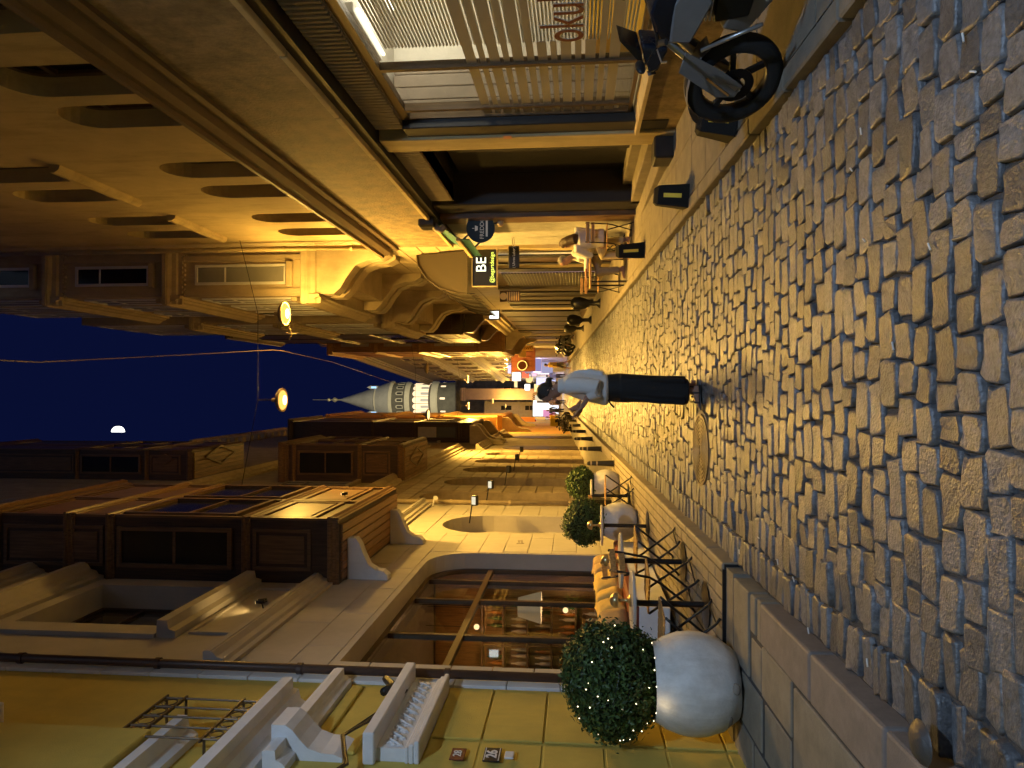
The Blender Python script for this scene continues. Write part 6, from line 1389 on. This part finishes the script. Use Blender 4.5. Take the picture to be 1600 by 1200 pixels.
# ---------------------------------------------------------------- walking man in yellow, far up the street
def figure(x,y,zo,yaw,pose,cols,lab,hair,k=1.0):
    T=Matrix.Translation((x,y,gz(y)+zo))@Matrix.Rotation(yaw,4,'Z')@Matrix.Scale(k,4)
    t=thing('person',(x,y,gz(y)+zo),lab,'person'); J=pose; V=lambda n:Vector(J[n])
    b=MB(T); f=(1,0,0) if 'face' not in J else J['face']
    Xh=head(b,V('head'),f,(0,0,1) if 'hup' not in J else J['hup'],1.0)
    b.tube([V('chest'),(V('chest')+V('head'))/2+Vector((0,0,.0)),V('head')],[.06,.05,.05],12)
    b.tube([V('hip'),(V('hip')+V('chest'))/2,V('chest')],[.14,.13,.14],14)
    for s in 'lr':
        b.tube([V('hip'+s),(V('hip'+s)+V('knee'+s))/2,V('knee'+s),(V('knee'+s)*.6+V('foot'+s)*.4),V('foot'+s)],[.085,.075,.055,.052,.036],12)
        ft=V('foot'+s); ff=Vector((f[0],f[1],0)).normalized(); sd=Vector((-ff.y,ff.x,0))
        b.hull([ft+ff*a+sd*l+Vector((0,0,h)) for a,l,h in ((-.06,-.035,-.07),(-.06,.035,-.07),(-.05,-.03,0),(-.05,.03,0),(.06,-.04,-.03),(.06,.04,-.03),(.17,-.04,-.07),(.17,.04,-.07),(.17,-.03,-.045),(.17,.03,-.045))])
        b.tube([V('sh'+s),(V('sh'+s)+V('el'+s))/2,V('el'+s),V('wr'+s)],[.05,.046,.038,.026],10)
        hand(b,V('wr'+s),(V('wr'+s)-V('el'+s)),(0,0,-1) if J.get('palm')==None else J['palm'],1.0,.5,.2,1 if s=='l' else -1)
    fuse(b.build('body',cols.get('skin',skin),t),.009,2)
    c=MB(T); c.tube([V('hip')+Vector((0,0,-.06)),V('hip'),(V('hip')+V('chest'))/2,V('chest'),V('chest')+Vector((0,0,.06))],[.165,.168,.165,.175,.09],16)
    for s in 'lr':
        e=V('el'+s) if cols.get('short') else V('el'+s)*.15+V('wr'+s)*.85
        pts=[V('chest')*.35+V('sh'+s)*.65,V('sh'+s),(V('sh'+s)+V('el'+s))/2]+([V('el'+s)*.9+V('sh'+s)*.1] if cols.get('short') else [V('el'+s),e]); c.tube(pts,[.09,.078,.07]+([.07] if cols.get('short') else [.06,.042]),12)
    fuse(c.build('top',cols['top'],t),.011,2)
    c=MB(T); c.tube([V('hip')+Vector((0,0,-.02)),V('hip')+Vector((0,0,.06))],.158,14)
    for s in 'lr':
        end=V('knee'+s) if cols.get('shorts') else V('knee'+s)*.1+V('foot'+s)*.9
        pts=[V('hip')*.4+V('hip'+s)*.6,(V('hip'+s)+V('knee'+s))/2,V('knee'+s)]+([] if cols.get('shorts') else [end]); c.tube(pts,[.115,.1,.085]+([] if cols.get('shorts') else [.065]),12)
    fuse(c.build('trousers',cols['legs'],t),.011,2)
    h=MB(T); h.sphere((0,0,0),1,16,12); h.v=h.v[:0]; h.f=[]
    q=MB(); q.sphere((0,0,0),1,16,12); vv=[]
    for v in q.v:
        a,l,u=v.x*.105,v.y*.082,v.z*.10
        if a>.03: a=.03+(a-.03)*.5 if u>0 else a*.3
        if u<0 and a>-.02: a=-.02
        vv.append(T.inverted()@Vector((0,0,0))*0+Xh(a-.014,l,u+.032))
    h.add(vv,q.f)
    if hair[1]: h.tube([Xh(-.06,0,.03),Xh(-.10,0,-.08),Xh(-.10,0,-.22),Xh(-.06,0,-.34)],[.08,.085,.10,.06],12)
    fuse(h.build('hair',hair[0],t),.009,1)
    return t
walk=dict(head=(.02,0,1.62),chest=(0,0,1.38),hip=(0,0,.98),hipl=(0,.09,.93),hipr=(0,-.09,.93),kneel=(.12,.1,.52),kneer=(-.06,-.1,.5),footl=(.2,.1,.08),footr=(-.26,-.1,.13),shl=(0,.19,1.42),shr=(0,-.19,1.42),ell=(-.1,.25,1.14),elr=(.08,-.25,1.14),wrl=(-.02,.24,.9),wrr=(.2,-.22,.92),face=(1,0,0))
ym=mat('shirt_yellow',(.55,.40,.12),.85,.12,6,.4,30); sh_=mat('shorts_grey',(.16,.15,.14),.85,.1)
pm_=G(893,570); figure(pm_.x,pm_.y,.0,R(150),walk,dict(top=ym,legs=sh_,short=True,shorts=True),'person in loose yellow shirt and grey shorts walking up the right side of the street',(hairm,False),1.05)
stand=dict(walk); stand.update(kneel=(.02,.1,.5),kneer=(.02,-.1,.5),footl=(0,.1,.08),footr=(0,-.1,.08))
for i,(px,py,yaw,c1,lab) in enumerate(((882,590,80,(.10,.11,.16),'person in dark blue standing at the lit shop window'),(880,645,260,(.35,.08,.08),'person in red top standing before the white kiosk'),(879,636,250,(.06,.07,.1),'person in dark coat beside the one in red at the kiosk'),(883,600,100,(.3,.3,.32),'person in grey top near the bluish shop display'),(881,612,200,(.08,.08,.09),'person in black near the blank house end'),(884,628,80,(.3,.22,.12),'person in tan jacket walking towards the kiosk'))):
    p=G(px,py); figure(p.x,min(p.y,60+i*2.5),.0,R(yaw),stand,dict(top=mat('top%d'%i,c1,.85),legs=M['dark']),lab,(hairm,False))
# ---------------------------------------------------------------- two people at the small wooden table
sit=dict(head=(.20,0,1.18),hup=(.35,0,1),chest=(.07,0,.92),hip=(0,0,.56),hipl=(.02,.1,.54),hipr=(.02,-.1,.54),kneel=(.44,.13,.52),kneer=(.44,-.13,.52),footl=(.42,.14,.08),footr=(.36,-.14,.08),shl=(.08,.19,.98),shr=(.08,-.19,.98),ell=(.20,.24,.74),elr=(.20,-.24,.74),wrl=(.42,.14,.76),wrr=(.42,-.14,.76),face=(.9,0,-.42))
beige=mat('coat_beige',(.58,.54,.48),.85,.1,5,.35,25); jk=mat('jacket_cream',(.66,.63,.57),.85,.1,5,.35,25)
figure(2.74,14.05,.05,R(180),sit,dict(top=jk,legs=M['taupe']),'grey-haired person in cream jacket sitting at the small wooden table',(hairg,False))
figure(2.72,12.85,.05,R(105),sit,dict(top=beige,legs=M['cream']),'person with long brown hair in beige coat sitting with back to the street lamp side',(hairb,True))
